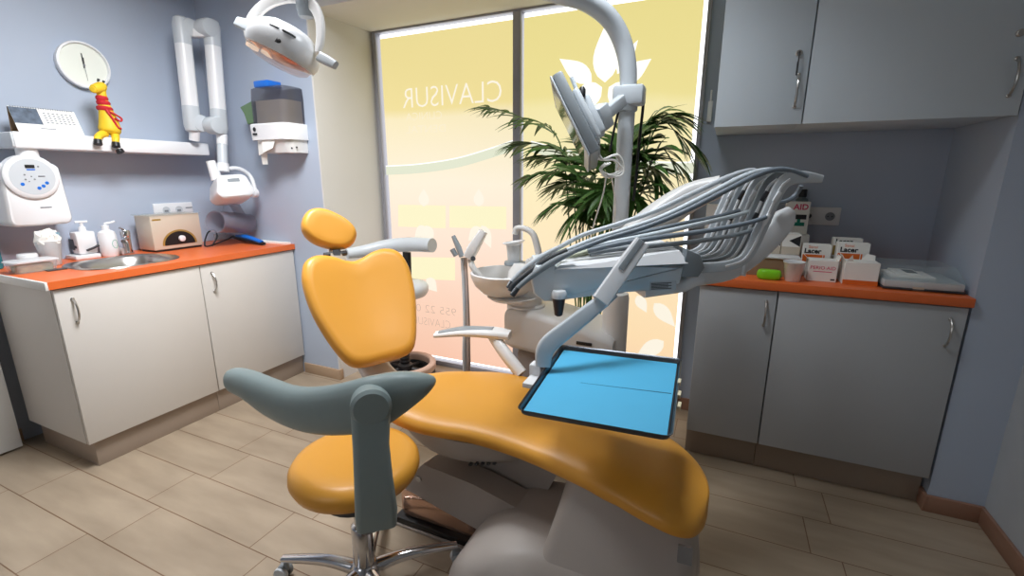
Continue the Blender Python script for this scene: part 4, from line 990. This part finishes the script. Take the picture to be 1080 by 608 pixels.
b = bm_new(); lathe(b, [(.172, .085), (.205, .085), (.212, .095), (.212, .13), (.205, .138), (.175, .138), (.168, .13), (.168, .095), (.172, .085)], 48, Matrix.Translation((ax_ + .02, ay_, 0)), cap=False); obj('foot_ring', b, mat('ring_tan', rgb(206, 176, 160), .4), t)
b = bm_new(); lathe(b, [(.04, .06), (.06, .07), (.05, .12), (.034, .13)], 24, Matrix.Translation((ax_ + .02, ay_, 0)))
lathe(b, [(.15, .03), (.2, .03), (.208, .045), (.2, .084), (.16, .084), (.15, .06), (.15, .03)], 40, Matrix.Translation((ax_ + .02, ay_, 0)), cap=False)
for k in range(5):
    a = 2 * PI * k / 5 + .3; d = V((math.cos(a), math.sin(a), 0)); c = V((ax_ + .02, ay_, 0))
    bar(b, [c + d * .04 + V((0, 0, .09)), c + d * .17 + V((0, 0, .065))], .035, .03)
    tube(b, [c + d * .17 + V((-d.y * .01, d.x * .01, .016)), c + d * .17 + V((d.y * .01, -d.x * .01, .016))], .016, 12)
obj('star_base', b, BLK, t)

# ------------------------------------------------------------------ cuspidor unit with column
UY = 2.0
CU = thing('cuspidor_unit', 'white dental water unit with spittoon bowl, behind the orange chair', 'dental unit', (-.68, UY, 0))
bx0, bx1 = PY(529, 350, 1.90).x, PY(646, 365, 1.90).x
b = bm_new()
def uring(x0, x1, y0, y1, z, r): return [V(((x0 + x1) / 2 + x, (y0 + y1) / 2 + y, z)) for x, y in rrect(x1 - x0, y1 - y0, r, 5)]
# housing: sloping top, falls to the right
rings = []
for fx_, zt, y0, y1, zb in ((0, .735, 1.95, 2.12, .63), (.02, .78, 1.91, 2.16, .61), (.08, .795, 1.90, 2.18, .60), (.35, .79, 1.89, 2.19, .59), (.7, .755, 1.89, 2.19, .575), (.96, .72, 1.89, 2.19, .565), (1.0, .70, 1.90, 2.18, .57)):
    x = bx0 + (bx1 - bx0) * fx_
    rings.append([V((x, (y0 + y1) / 2 + p[0], (zt + zb) / 2 + p[1])) for p in rrect(y1 - y0, zt - zb, .03, 4)])
loft(b, rings); obj('housing', b, WHW, CU)
b = bm_new(); bx(b, bx0 + .07, bx1 - .0, 1.915, 2.17, .02, .60, .02); obj('lower_cabinet', b, mat('unit_taupe', rgb(150, 140, 134), .4), CU)
b = bm_new(); q = PY(616, 363, 1.889); bx(b, q.x - .035, q.x + .035, 1.884, 1.892, q.z - .006, q.z + .008, .001); obj('indicator', b, BLK, CU)
nx, ny = PY(554, 316, UY).x, UY + .01
b = bm_new(); lathe(b, [(.092, .775), (.092, .80), (.090, .802), (.078, .806), (.078, .845), (.088, .85), (.092, .90), (.084, .96), (.06, 1.0)], 32, Matrix.Translation((nx, ny, 0))); obj('neck', b, WHW, CU)
bxc, byc = PY(534, 285, UY - .04).x, UY - .05
b = bm_new(); lathe(b, [(.16, .965), (.165, .96), (.163, .94), (.145, .90), (.11, .865), (.07, .85), (.07, .845), (.065, .85), (.06, .87), (.10, .882), (.135, .915), (.152, .945), (.155, .963), (.16, .965)], 40, Matrix.Translation((bxc, byc, 0)), cap=False); obj('spittoon_bowl', b, WHW, CU)
b = bm_new(); lathe(b, [(.0005, .855), (.10, .855), (.12, .85), (.10, .835), (.05, .822), (.0005, .82)], 32, Matrix.Translation((bxc + .035, byc, 0)), cap=False); bar(b, [(bxc + .02, byc, .84), (nx, ny, .85)], .09, .05); obj('bowl_support', b, WHW, CU)
# cup filler: platform, cup, tap
cp = PY(542, 277, UY + .02)
b = bm_new(); lathe(b, [(.045, 0), (.048, .006), (.045, .018)], 24, Matrix.Translation((cp.x, cp.y, cp.z - .012))); bar(b, [(cp.x + .0, cp.y, cp.z - .002), (cp.x + .08, cp.y, cp.z - .0)], .05, .012); obj('cup_stand', b, MGR, CU)
b = bm_new(); pz = [PY(569, 272, UY + .02), PY(566, 258, UY + .02), PY(562, 247, UY + .02), PY(554, 241.5, UY + .02), PY(545, 241, UY + .02), PY(543, 247, UY + .02)]; tube(b, pz, [.017, .016, .015, .014, .013, .014], 14, smooth=4); obj('water_tap', b, WHW, CU)
b = bm_new(); q = PY(566, 274, UY + .02); bx(b, q.x - .045, q.x + .05, UY - .03, UY + .07, .90, q.z + .01, .02); obj('tap_block', b, WHW, CU)
t = thing('drinking_cup', 'small white cup with a flared rim standing under the water tap', 'cup', (cp.x, cp.y, cp.z))
b = bm_new(); lathe(b, [(.028, 0.006), (.030, .012), (.036, .085), (.036, .086), (.032, .085), (.027, .014), (.0005, .012)], 24, Matrix.Translation((cp.x, cp.y, cp.z)), cap=False); obj('cup', b, FROST, t)
b = bm_new(); M = Matrix.Translation((cp.x, cp.y, cp.z + .088)) @ Matrix.Rotation(math.radians(-9), 4, V((0, 1, 0))); lathe(b, [(.037, 0), (.048, .006), (.056, .012), (.054, .014), (.036, .003)], 24, M, cap=False); obj('flared_rim', b, WHT, t)
# column
cxp = PY(649, 330, UY).x
b = bm_new(); lathe(b, [(.056, .0), (.056, .88), (.052, .90), (.034, .905)], 28, Matrix.Translation((cxp, UY, 0))); obj('column_sleeve', b, WHW, CU)
# suction holder
h0, h1 = PD(494, 272, 2.22), PD(510, 244, 2.2)
b = bm_new(); bar(b, [h0, h0 + (h1 - h0) * .35 + V((0, 0, .002)), h1], [.072, .098, .066], [.048, .048, .036], up=(h1 - h0).cross(FWD), r=.008); hd = obj('suction_holder', b, WHW, CU)
b = bm_new(); bar(b, [h0 + V((.01, 0, -.01)), PD(500, 284, 2.2), V((bxc - .08, byc, .885)), V((bxc + .03, byc, .845))], .03, .03, smooth=3); obj('holder_arm', b, WHW, CU)
b = bm_new(); lathe(b, [(.012, 0), (.012, .004)], 12, frame(PD(499, 273, 2.17), -FWD)); obj('holder_knob', b, DGR, hd)
b = bm_new(); tube(b, [PD(487, 271, 2.2), PD(484, 262, 2.2), PD(478, 249, 2.2)], [.012, .014, .010], 12); tube(b, [PD(481, 270, 2.21), PD(477, 263, 2.21)], [.012, .013], 10); obj('suction_tip', b, MGR, CU)
for dx in (-1.6, 1.8):
    b = bm_new(); tube(b, [PD(489 + dx, 272, 2.22), PD(490.5 + dx, 300, 2.24), PD(492 + dx, 340, 2.27), PD(492 + dx * 1.2, 382, 2.33), V((-1.10, 1.93, .36)), V((-.9, 2.0, .30))], [.008, .008, .009, .011, .012, .012], 12, smooth=4); obj('suction_hose', b, LGR if dx < 0 else mat('taupe_hose', rgb(186, 172, 168), .5), CU)

# ------------------------------------------------------------------ lamp pole + operating lamp + monitor
LP = thing('operating_lamp', 'white dental operating lamp with wing handles on a curved pole', 'lamp', (cxp, UY, .905))
top = [V((cxp, UY, .906)), V((cxp, UY, 1.3)), PY(661.5, 110, UY), PY(662.5, 75, UY), PY(657, 46, UY - .01), PY(644, 21, UY - .05), PY(622, 3, UY - .12), PY(594, -6, UY - .2), PD(520, -22, 1.72), PD(420, -30, 1.60), PD(345, -22, 1.52), PD(322, -12, 1.50)]
b = bm_new(); tube(b, top[:2] + [top[2]], .033, 20); tube(b, top[2:], [.033, .034, .036, .036, .036, .035, .033, .031, .030, .03], 20, smooth=6); obj('pole', b, LGR, LP)
b = bm_new(); q = PY(661.5, 112, UY); lathe(b, [(.0345, -.003), (.0345, .003)], 24, Matrix.Translation((q.x, UY, q.z))); obj('pole_joint', b, MGR, LP)
q = PD(322, 4, 1.50)
b = bm_new(); bx(b, q.x - .022, q.x + .022, q.y - .022, q.y + .022, q.z - .02, q.z + .06, .006); lathe(b, [(.022, -.04), (.026, -.03), (.026, -.015)], 18, Matrix.Translation(q)); obj('swivel_block', b, MGR, LP)
# yoke: half hoop
lc = PD(301, 48, 1.48)
lx_ = (PD(353, 70, 1.45) - PD(250, 22, 1.51)).normalized()      # long axis of the head
yoke = [PD(263, 44, 1.50), PD(262, 30, 1.51), PD(270, 14, 1.51), PD(288, 1, 1.505), PD(310, -3, 1.50), PD(328, 4, 1.49), PD(337, 20, 1.475), PD(338, 42, 1.465), PD(335, 56, 1.46)]
b = bm_new(); bar(b, yoke, [.02, .03, .034, .034, .034, .034, .03, .026, .018], .016, up=(lx_.cross(V((0, 0, 1)))), smooth=5, r=.005); obj('yoke', b, WHW, LP)
ln = V((.14, -.20, -1.0)); ln = (ln - lx_ * ln.dot(lx_)).normalized(); ly_ = ln.cross(lx_).normalized()     # ln: beam direction
MLm = Matrix((lx_, ly_, -ln)).transposed().to_4x4(); MLm.translation = lc
def lring(a, c, z, p=.8, dx=0):
    return [MLm @ V((dx + a * math.copysign(abs(math.cos(2 * PI * k / 36)) ** p, math.cos(2 * PI * k / 36)), c * math.copysign(abs(math.sin(2 * PI * k / 36)) ** p, math.sin(2 * PI * k / 36)), z)) for k in range(36)]
b = bm_new(); loft(b, [lring(.108, .084, -.040), lring(.113, .092, -.02), lring(.108, .090, .012), lring(.088, .074, .040), lring(.058, .048, .056), lring(.02, .018, .062)]); obj('lamp_head', b, WHT, LP)
b = bm_new(); loft(b, [lring(.100, .077, -.039), lring(.094, .072, -.056), lring(.072, .056, -.068), lring(.032, .024, -.073)]); obj('lamp_glass', b, LGLASS, LP)
b = bm_new(); loft(b, [lring(.096, .071, -.041), lring(.075, .053, -.046), lring(.025, .02, -.056)]); obj('reflector', b, LENS, LP)
b = bm_new()
for s in (-.082, -.022): bx(b, s - .012, s + .012, .01, .045, -.058, -.046, .004, M=MLm)
obj('bulb_cover', b, emis('reflected_glow', rgb(255, 225, 200), .9), LP)  # lamp is off; warm glow reflected from the window put in as emission
ln2 = PD(293, 52, 1.35)
b = bm_new()
for s0 in (.0, .048):
    for k in range(7): bx(b, s0 + k * .0048, s0 + k * .0048 + .0022, .070 - .0012 * k * (s0 > .04), .0868 - .0016 * k * (s0 > .04), .020, .025, M=MLm)
obj('vent_slot', b, DGR, LP)
b = bm_new(); lathe(b, [(.016, 0), (.016, .006), (.012, .008)], 20, MLm @ Matrix.Translation((.042, .080, -.012)) @ Matrix.Rotation(math.radians(-85), 4, 'X') @ Matrix.Scale(.55, 4, V((0, 1, 0)))); obj('switch', b, BLK, LP)
b = bm_new(); bar(b, [PD(250, 23, 1.49), PD(262, 27, 1.46), PD(276, 35, 1.43)], [.03, .04, .036], .014, up=-FWD, r=.006); obj('handle', b, LGR, LP)
b = bm_new(); bar(b, [PD(337, 60, 1.44), PD(345, 64, 1.43), PD(354, 69, 1.42)], [.03, .03, .024], .018, up=-FWD, r=.006); obj('handle', b, LGR, LP)

MN = thing('monitor', 'flat monitor seen edge-on, tilted down on an arm from the lamp pole', 'monitor', tuple(PD(605, 130, 1.75)))
mu = (RGT * -.44 + UPV * .90).normalized(); mw = ray(598, 130).normalized(); mw = (mw - mu * mw.dot(mu)).normalized()
mw = (Matrix.Rotation(math.radians(5.0), 3, mu) @ mw).normalized()
mn = mu.cross(mw).normalized()
if mn.dot(RGT) > 0: mn = -mn                                         # screen normal points left
mc = PD(607, 133, 1.73)
MM = Matrix((mw, mu, mn)).transposed().to_4x4(); MM.translation = mc
HM = .150
b = bm_new(); bx(b, -.165, .165, -HM, HM, -.024, .014, .008, M=MM); obj('screen_housing', b, MGR, MN)
b = bm_new(); bx(b, -.165, .165, -HM, HM, .0145, .022, .004, M=MM); bz = obj('bezel', b, LGR, MN)
b = bm_new(); bx(b, -.145, .145, -HM + .03, HM - .02, .0222, .0232, M=MM); obj('screen', b, SCREEN, bz, smooth=False)
b = bm_new(); bx(b, -.12, .12, -.10, .09, -.055, -.028, .012, M=MM); obj('back_cover', b, LGR, MN)
b = bm_new(); bx(b, -.05, .05, -.075, .075, -.087, -.055, .010, M=MM); obj('mount_plate', b, LGR, MN)
b = bm_new(); bar(b, [PD(603, 82, 1.66), PD(609, 97, 1.66)], .018, .012, r=.004); obj('pen', b, BLG, MN)
b = bm_new(); lathe(b, [(.012, 0), (.013, .02), (.008, .03)], 12, frame(PD(614, 101, 1.66), UPV)); obj('camera_button', b, BLK, MN)
k0 = PD(634, 124, 1.74); k1 = PD(656, 106, 1.80)
b = bm_new(); bx(b, -.03, .03, -.045, .045, -.03, .03, .008, M=frame(k0, (k1 - k0), (0, 0, 1))); 
bar(b, [k0, k1], .035, .045, r=.006); obj('monitor_arm', b, LGR, MN)
q = PY(660, 104, UY)
b = bm_new(); lathe(b, [(.044, -.05), (.048, -.045), (.048, .04), (.044, .045)], 24, Matrix.Translation((q.x, UY, q.z))); bx(b, q.x - .045, q.x + .075, UY - .05, UY + .03, q.z - .03, q.z + .045, .012); obj('pole_clamp', b, LGR, LP)
b = bm_new(); tube(b, [PD(672, 98, 1.90), PD(678, 101, 1.9), PD(678, 115, 1.9), PD(674, 150, 1.92), PD(671, 185, 1.95), PD(668, 212, 1.97)], .006, 8, smooth=4); tube(b, [PD(652, 118, 1.86), PD(647, 140, 1.88), PD(643, 160, 1.9)], .005, 8, smooth=3); obj('black_cable', b, BLK, MN)
b = bm_new()
for k in range(5):
    r = random.uniform
    tube(b, [PD(628 + k, 150, 1.72), PD(634 + r(-3, 3), 168, 1.72), PD(650 + r(-4, 4), 166 + r(-4, 6), 1.74), PD(654 + r(-3, 3), 180 + r(-4, 4), 1.76), PD(642 + r(-4, 4), 188 + r(-5, 3), 1.75), PD(633 + r(-3, 3), 178, 1.74), PD(640 + r(-2, 4), 172, 1.76)], .0035, 6, smooth=5)
tube(b, [PD(640, 182, 1.74), PD(636, 205, 1.78), PD(629, 228, 1.82), PD(620, 258, 1.86), PD(612, 285, 1.9)], .003, 6, smooth=4); tube(b, [PD(645, 186, 1.76), PD(649, 215, 1.82), PD(648, 240, 1.86)], .003, 6, smooth=4)
obj('coiled_cable', b, PAPER, MN)
b = bm_new(); tube(b, [PD(625, 140, 1.72), PD(629, 152, 1.72), PD(631, 163, 1.72)], [.01, .009, .006], 10); obj('cable_plug', b, mat('navy_plug', rgb(40, 50, 78), .5), MN)

# ------------------------------------------------------------------ instrument delivery unit
DU = thing('delivery_unit', 'white and blue grey instrument delivery unit with hose arms above the chair', 'dental unit', tuple(PD(650, 295, 1.45)))
La, Ra = PD(577, 297, 1.47), PD(725, 290, 1.47); la = V((Ra.x - La.x, Ra.y - La.y, 0)).normalized(); bk = V((-la.y, la.x, 0)); Lz = (La.z + Ra.z) / 2
LEN = (Ra - La).length
MD = Matrix((la, bk, V((0, 0, 1)))).transposed().to_4x4(); MD.translation = V((La.x, La.y, La.z)); tilt = (Ra.z - La.z) / LEN
MD = MD @ Matrix.Rotation(-math.atan(tilt), 4, V((0, 1, 0)))
# lower body, front face at y=0
def dprism(name, poly, y0, y1, m, bev=.008):
    b = bm_new(); M = MD @ Matrix.Rotation(math.radians(90), 4, 'X')     # local (x,y)->(x,z), extrusion towards -y
    prism(b, poly, -y1, -y0, M, bev); return obj(name, b, m, DU)
dprism('body', [(-.03, .045), (-.045, .02), (-.04, -.035), (-.01, -.062), (.05, -.068), (.10, -.058), (.16, -.052), (LEN - .12, -.050), (LEN - .02, -.030), (LEN - .005, .03), (LEN - .01, .036), (.035, .036), (.03, .045)], 0, .22, BLG, .014)
dprism('end_cheek', [(-.034, .05), (-.05, .02), (-.044, -.038), (-.012, -.066), (.02, -.068), (.028, .05)], -.004, .226, BLG, .012)
b = bm_new()
rr = [[(.03, -.004, .037), (LEN + .0, -.004, .037), (LEN + .0, .224, .037), (.03, .224, .037)], [(.05, .03, .052), (LEN - .02, .02, .075), (LEN - .02, .21, .085), (.05, .21, .062)]]
loft(b, [[MD @ V(p) for p in r] for r in rr]); obj('top_cover', b, WHT, DU, smooth=False)
dprism('end_block', [(LEN - .02, -.008), (LEN + .035, -.01), (LEN + .055, .02), (LEN + .04, .062), (LEN - .005, .082)], -.002, .20, MGR, .006)
b = bm_new(); q = MD @ V((.035, -.012, -.05)); lathe(b, [(.024, -.002), (.025, .012), (.02, .022)], 20, Matrix.Translation(q)); obj('handle_collar', b, WHT, DU)
b = bm_new(); lathe(b, [(.008, -.062), (.013, -.058), (.020, -.01), (.021, .006), (.014, .014)], 20, Matrix.Translation(q)); obj('handle', b, mat('dark_handle', rgb(52, 42, 46), .35), DU)
b = bm_new(); bx(b, LEN - .12, LEN - .035, -.0022, .0, -.046, -.018, M=MD); lb = obj('rating_label', b, LGR, DU)
b = bm_new()
for k in range(5): bx(b, LEN - .115, LEN - .05 - .01 * (k % 2), -.003, -.002, -.042 + k * .0045, -.0395 + k * .0045, M=MD)
obj('label_print', b, DGR, lb)
b = bm_new(); bar(b, [MD @ V((LEN - .13, .10, -.055)), MD @ V((LEN - .0, .11, -.045)), MD @ V((LEN + .06, .12, -.02))], .15, .05, r=.015); obj('under_bracket', b, WHT, DU)
# bent instrument arms
apath = [(735, 283), (764, 281), (782, 275), (792, 263), (802, 242), (814, 215), (823, 197), (832, 189), (848, 187), (867, 189)]
for i in range(5):
    off = (bk * .97 - la * .26).normalized() * (.052 * i)
    P3 = [PD(x, y, 1.50) + off for x, y in apath]
    if i: P3 = P3[:-1]; P3[-1] = P3[-1] * .6 + P3[-2] * .4
    b = bm_new(); bar(b, P3, [.034, .034, .036, .040, .042, .042, .044, .044, .038, .024][:len(P3)], .012, up=bk, r=.004, smooth=4); o = obj('instrument_arm', b, LGR if i % 2 == 0 else MGR, DU)
    b = bm_new(); bar(b, [p - bk * .0075 for p in P3[1:8]], [.008, .008, .009, .009, .009, .009, .008], .003, up=bk, r=.001, smooth=4); obj('arm_channel', b, WHT, o)
    for j in (4, 5):
        c = P3[j] * .6 + P3[j + 1] * .4 - bk * .010
        b = bm_new(); bx(b, -.007, .007, -.018, .018, -.004, .004, .002, M=frame(c, -bk, P3[j + 1] - P3[j])); obj('arm_clip', b, DGR if i % 2 else WHT, o)
def hose(pts, r, m, nm='hose'):
    b = bm_new(); tube(b, pts, r, 10, smooth=5); return obj(nm, b, m, DU)
off = lambda i: (bk * .97 - la * .26).normalized() * (.052 * i)
ups = [[(852, 186), (836, 180), (818, 179), (796, 186), (760, 204), (720, 224), (680, 240), (640, 252), (606, 265)],
       [(846, 186), (828, 180), (806, 180), (780, 188), (745, 206), (700, 228), (660, 242), (625, 253), (598, 264)],
       [(836, 189), (812, 182), (796, 180), (770, 186), (735, 202), (690, 223), (650, 237), (615, 248), (588, 262)]]
for i, pp in enumerate(ups):
    hose([PD(x, y, 1.49 + .03 * i) + off(i) * max(0, 1 - k / 3) * .6 for k, (x, y) in enumerate(pp)], [.0068, .0075, .0085, .009, .009, .0085, .008, .008, .008], [HOSE, BLG, LGR][i])
lows = [[(808, 229), (790, 235), (750, 243), (700, 250), (655, 257), (620, 265)], [(800, 240), (780, 247), (740, 254), (695, 259), (650, 263), (622, 268)], [(795, 222), (770, 229), (735, 237), (690, 247), (645, 256), (612, 263)], [(780, 222), (755, 229), (720, 236), (680, 245), (640, 253), (604, 262)]]
for i, pp in enumerate(lows):
    hose([PD(x, y, 1.485 + .035 * i) for x, y in pp], [.007, .0075, .008, .0085, .0085, .008], [HOSE, MGR, BLG, HOSE][i])
hps = [[(606, 265), (582, 277), (560, 292), (546, 304), (540, 311)], [(598, 264), (576, 275), (556, 289), (541, 301), (538, 306)], [(588, 262), (570, 272), (552, 285), (540, 297), (536, 303)], [(622, 265), (600, 272), (578, 283), (562, 294)], [(612, 262), (590, 266), (572, 275), (558, 286)]]
for i, pp in enumerate(hps):
    pts = [PD(x, y, 1.46 + .028 * i) for x, y in pp]
    b = bm_new(); tube(b, pts, ([.008, .011, .009, .008, .0065] if len(pp) == 5 else [.008, .010, .010, .008]), 12, smooth=4); hpz = obj('handpiece', b, [MGR, DGR, LGR, CREAMH, CREAMH][i], DU)
    if len(pp) == 5:
        b = bm_new(); tube(b, [pts[3] + V((0, 0, .0)), pts[4] + V((0, 0, -.004))], [.0085, .0088], 10); obj('handpiece_head', b, DGR, hpz)
# spring arm behind and curved support under the arms
b = bm_new(); bar(b, [PD(650, 260, 1.84), PD(690, 232, 1.84), PD(728, 208, 1.82), PD(762, 196, 1.76)], [.07, .09, .09, .06], [.08, .115, .11, .08], r=.03, smooth=4, up=(0, 0, 1)); obj('spring_arm', b, WHW, DU)
b = bm_new(); bar(b, [PD(834, 222, 1.72), PD(824, 234, 1.72), PD(806, 254, 1.70), PD(786, 272, 1.68), PD(764, 285, 1.65), PD(735, 291, 1.62), PD(706, 298, 1.58)], [.03, .05, .06, .06, .06, .06, .05], [.04, .085, .085, .08, .075, .07, .06], r=.012, up=UPV, smooth=4); obj('curved_support', b, WHT, DU)
b = bm_new(); tube(b, [PD(815, 215, 1.66), PD(830, 212, 1.68), PD(840, 205, 1.68), PD(845, 196, 1.66)], .008, 8, smooth=3); hs_ = obj('rear_hose', b, HOSE, DU)
b = bm_new(); bar(b, [PD(782, 272, 1.66), PD(778, 290, 1.66)], .05, .03, r=.006); obj('support_foot', b, WHT, DU)
# tray arm
b = bm_new(); u_ = -FWD
bar(b, [PD(677, 256, 1.385), PD(664, 274, 1.375), PD(633, 318, 1.35)], [.046, .050, .052], .024, up=u_, r=.005); ta = obj('tray_arm_upper', b, WHT, DU)
b = bm_new(); bar(b, [PD(676.5, 254, 1.372), PD(655, 284, 1.355)], .018, .003, up=u_, r=.001); obj('arm_inlay', b, MGR, ta)
b = bm_new(); bar(b, [PD(646, 309, 1.372), PD(620, 330, 1.35), PD(596, 349, 1.335), PD(580, 362, 1.33), PD(574, 372, 1.33), PD(572.5, 386, 1.335)], [.036, .046, .050, .052, .05, .042], .03, up=u_, r=.008, smooth=3); obj('tray_arm_lower', b, LGR, DU)
ZTR = .85
b = bm_new(); q = PD(572.5, 384, 1.335); bx(b, q.x - .036, q.x + .0, q.y - .02, q.y + .02, ZTR - .018, q.z, .006); bx(b, q.x - .03, q.x + .16, q.y - .08, q.y + .03, ZTR - .018, ZTR - .004, .002); obj('tray_bracket', b, WHT, DU)

# instrument tray + paper
tc = [PZ(592, 369, ZTR), PZ(719, 384.5, ZTR), PZ(709, 469, ZTR), PZ(544, 439, ZTR)]
t = thing('instrument_tray', 'dark metal instrument tray held by the white swing arm above the seat', 'tray', tuple((tc[0] + tc[2]) / 2))
cen = sum(tc, V((0, 0, 0))) / 4
b = bm_new()
def qring(s, dz, r=.02):
    out = []
    n = 4
    for i in range(4):
        p = cen + (tc[i] - cen) * s; a = cen + (tc[i - 1] - cen) * s; c = cen + (tc[(i + 1) % 4] - cen) * s
        d1 = (a - p).normalized(); d2 = (c - p).normalized()
        for k in range(n + 1):
            q = k / n; s0 = p + d1 * r; s1 = p + d2 * r
            out.append((s0 * (1 - q) ** 2 + p * 2 * q * (1 - q) + s1 * q ** 2) + V((0, 0, dz)))
    return out
loft(b, [qring(.955, 0), qring(.965, .002), qring(.985, .016), qring(1.0, .018), qring(1.0, .0165), qring(.975, .0145), qring(.95, .0025), qring(.945, .0022)]); obj('tray', b, TRAYM, t)
b = bm_new(); loft(b, [qring(.93, .0045, .004), qring(.93, .006, .004)]); o = obj('tray_paper', b, BLUEP, smooth=False); tag(o, 'bright blue paper liner lying in the dark metal tray', 'paper')
b = bm_new(); m0 = PZ(612, 404, ZTR + .0062); m1 = PZ(708, 415.5, ZTR + .0062); dd = V((0, .0016, 0))
slab(b, [m0, m1 - dd, m1 + dd], (0, 0, .0005)); obj('fold_line', b, mat('blue_fold', rgb(30, 84, 120), .7), o, smooth=False)
TAPE = mat('cream_tape', rgb(232, 222, 186), .6)
for py in (403, 416, 428):
    b = bm_new(); q = PZ(716.5, py, ZTR + .014); bx(b, q.x - .004, q.x + .004, q.y - .014, q.y + .014, q.z - .006, q.z + .004, .001); obj('tape_tab', b, TAPE, t)

# ------------------------------------------------------------------ potted palm
px_, py_ = -.66, 2.46
t = thing('potted_palm', 'leafy green parlour palm in a pot between the window and the lamp pole', 'plant', (px_, py_, 0))
b = bm_new(); lathe(b, [(.12, 0), (.13, .01), (.16, .30), (.17, .30), (.172, .33), (.155, .33), (.15, .29), (.0005, .285)], 32, Matrix.Translation((px_, py_, 0)), cap=False); obj('pot', b, POT, t)
b = bm_new(); lathe(b, [(.15, .27), (.15, .292)], 24, Matrix.Translation((px_, py_, 0))); obj('soil', b, SOIL, t)
rnd = random.Random(11)
def frond(pts, L0=.20, n=13, wleaf=.022, droop=.5):
    pts = catmull(pts, 8); N = len(pts)
    b = bm_new(); tube(b, pts, [.0055 * (1 - .75 * i / N) for i in range(N)], 6)
    st0 = int(N * .42)
    for k in range(n):
        f = k / (n - 1); i = min(N - 2, int(st0 + (N - 1 - st0) * f)); p = pts[i]; tn = (pts[i + 1] - pts[max(0, i - 1)]).normalized()
        side = tn.cross(V((0, 0, 1)))
        if side.length < .15: side = V((rnd.uniform(-1, 1), rnd.uniform(-1, 1), 0))
        side.normalize()
        Ln = L0 * (.65 + .5 * math.sin(PI * (.15 + .8 * f))) * rnd.uniform(.85, 1.15)
        for sg in (-1, 1):
            d = (side * sg * (1.0 - .55 * f) + tn * (.55 + .6 * f) + V((0, 0, rnd.uniform(-.1, .25)))).normalized()
            nrm_ = d.cross(tn).normalized(); wv_ = d.cross(nrm_).normalized()
            prev = None; M_ = 5
            q = p.copy(); dd_ = d.copy()
            for s in range(M_ + 1):
                u = s / M_; ww = wleaf * .5 * math.sin(PI * min(.98, .12 + .88 * u ** .8)) + .0008
                a = b.verts.new(q + wv_ * ww + nrm_ * ww * .3); c = b.verts.new(q - nrm_ * .0); e = b.verts.new(q - wv_ * ww + nrm_ * ww * .3)
                if prev: b.faces.new((prev[0], a, c, prev[1])); b.faces.new((prev[1], c, e, prev[2]))
                prev = (a, c, e)
                dd_ = (dd_ + V((0, 0, -droop * .30))).normalized(); q = q + dd_ * (Ln / M_)
    obj('frond', b, [LEAF, STEM], t, angle=180)
base = V((px_, py_, .29))
targets = [((512, 112), 2.50, (590, 150)), ((545, 150), 2.45, (600, 170)), ((556, 186), 2.38, (610, 190)), ((575, 222), 2.35, (620, 215)), ((566, 165), 2.52, (612, 180)), ((590, 195), 2.55, (622, 200)), ((600, 165), 2.6, (628, 190)), ((598, 236), 2.33, (625, 220)),
           ((622, 150), 2.62, (640, 190)), ((640, 165), 2.36, (650, 200)), ((664, 140), 2.60, (655, 180)), ((690, 125), 2.62, (664, 160)), ((716, 122), 2.52, (680, 140)), ((738, 160), 2.48, (690, 138)), ((724, 185), 2.45, (690, 165)), ((706, 205), 2.42, (680, 185)), ((690, 180), 2.58, (668, 185)), ((675, 215), 2.38, (660, 205)), ((655, 235), 2.36, (648, 215)), ((618, 225), 2.40, (632, 215)), ((700, 230), 2.5, (672, 210)), ((636, 205), 2.30, (640, 210)), ((612, 210), 2.62, (630, 205)), ((672, 165), 2.40, (660, 185))]
for (tp, Y, md) in targets:
    T = PY(tp[0], tp[1], Y); Mi = PY(md[0], md[1], (Y + py_) / 2)
    b0 = base + V((rnd.uniform(-.05, .05), rnd.uniform(-.05, .05), 0))
    frond([b0, b0 + (Mi - b0) * .5 + V((0, 0, .05)), Mi, Mi * .45 + T * .55 + V((0, 0, .03)), T], L0=.19 if Y > 2.4 else .17, n=15, wleaf=.028)

# ------------------------------------------------------------------ lights
def area(name, loc, rot, sx, sy, power, col, spread=180):
    l = bpy.data.lights.new(name, 'AREA'); l.shape = 'RECTANGLE'; l.size = sx; l.size_y = sy; l.energy = power; l.color = col; l.spread = math.radians(spread)
    o = bpy.data.objects.new(name, l); COL.objects.link(o); o.location = loc; o.rotation_euler = rot
    return o
area('ceiling_panel_light', (-1.7, 1.25, ZC - .12), (0, math.radians(22), 0), .6, .6, 40, (.95, .97, 1), 135)
area('ceiling_panel_light', (-.45, 1.5, ZC - .03), (0, 0, 0), .4, .4, 11, (.88, .94, 1), 115)
area('front_fill_light', (-1.25, -1.3, 1.7), (math.radians(90), 0, 0), .8, 1.2, 7, (.94, .96, 1))  # added fill behind the camera for the dark chair base, no fixture there
wd = bpy.data.worlds.new('World'); SC.world = wd; wd.use_nodes = True
nt = wd.node_tree; bgn = nt.nodes['Background']; sky = nt.nodes.new('ShaderNodeTexSky'); sky.sky_type = 'HOSEK_WILKIE'
nt.links.new(sky.outputs[0], bgn.inputs[0]); bgn.inputs[1].default_value = 0.6

# ------------------------------------------------------------------ camera + view
cd_ = bpy.data.cameras.new('camera'); cam = bpy.data.objects.new('camera', cd_); COL.objects.link(cam)
cam.location = CAM; cam.rotation_euler = Matrix((RGT, UPV, -FWD)).transposed().to_euler()
cd_.sensor_fit = 'HORIZONTAL'; cd_.sensor_width = 36; cd_.lens = FPX / 1080 * 36; cd_.clip_start = .02
SC.camera = cam
SC.view_settings.view_transform = 'Standard'; SC.view_settings.look = 'None'; SC.view_settings.exposure = 0; SC.view_settings.gamma = 1
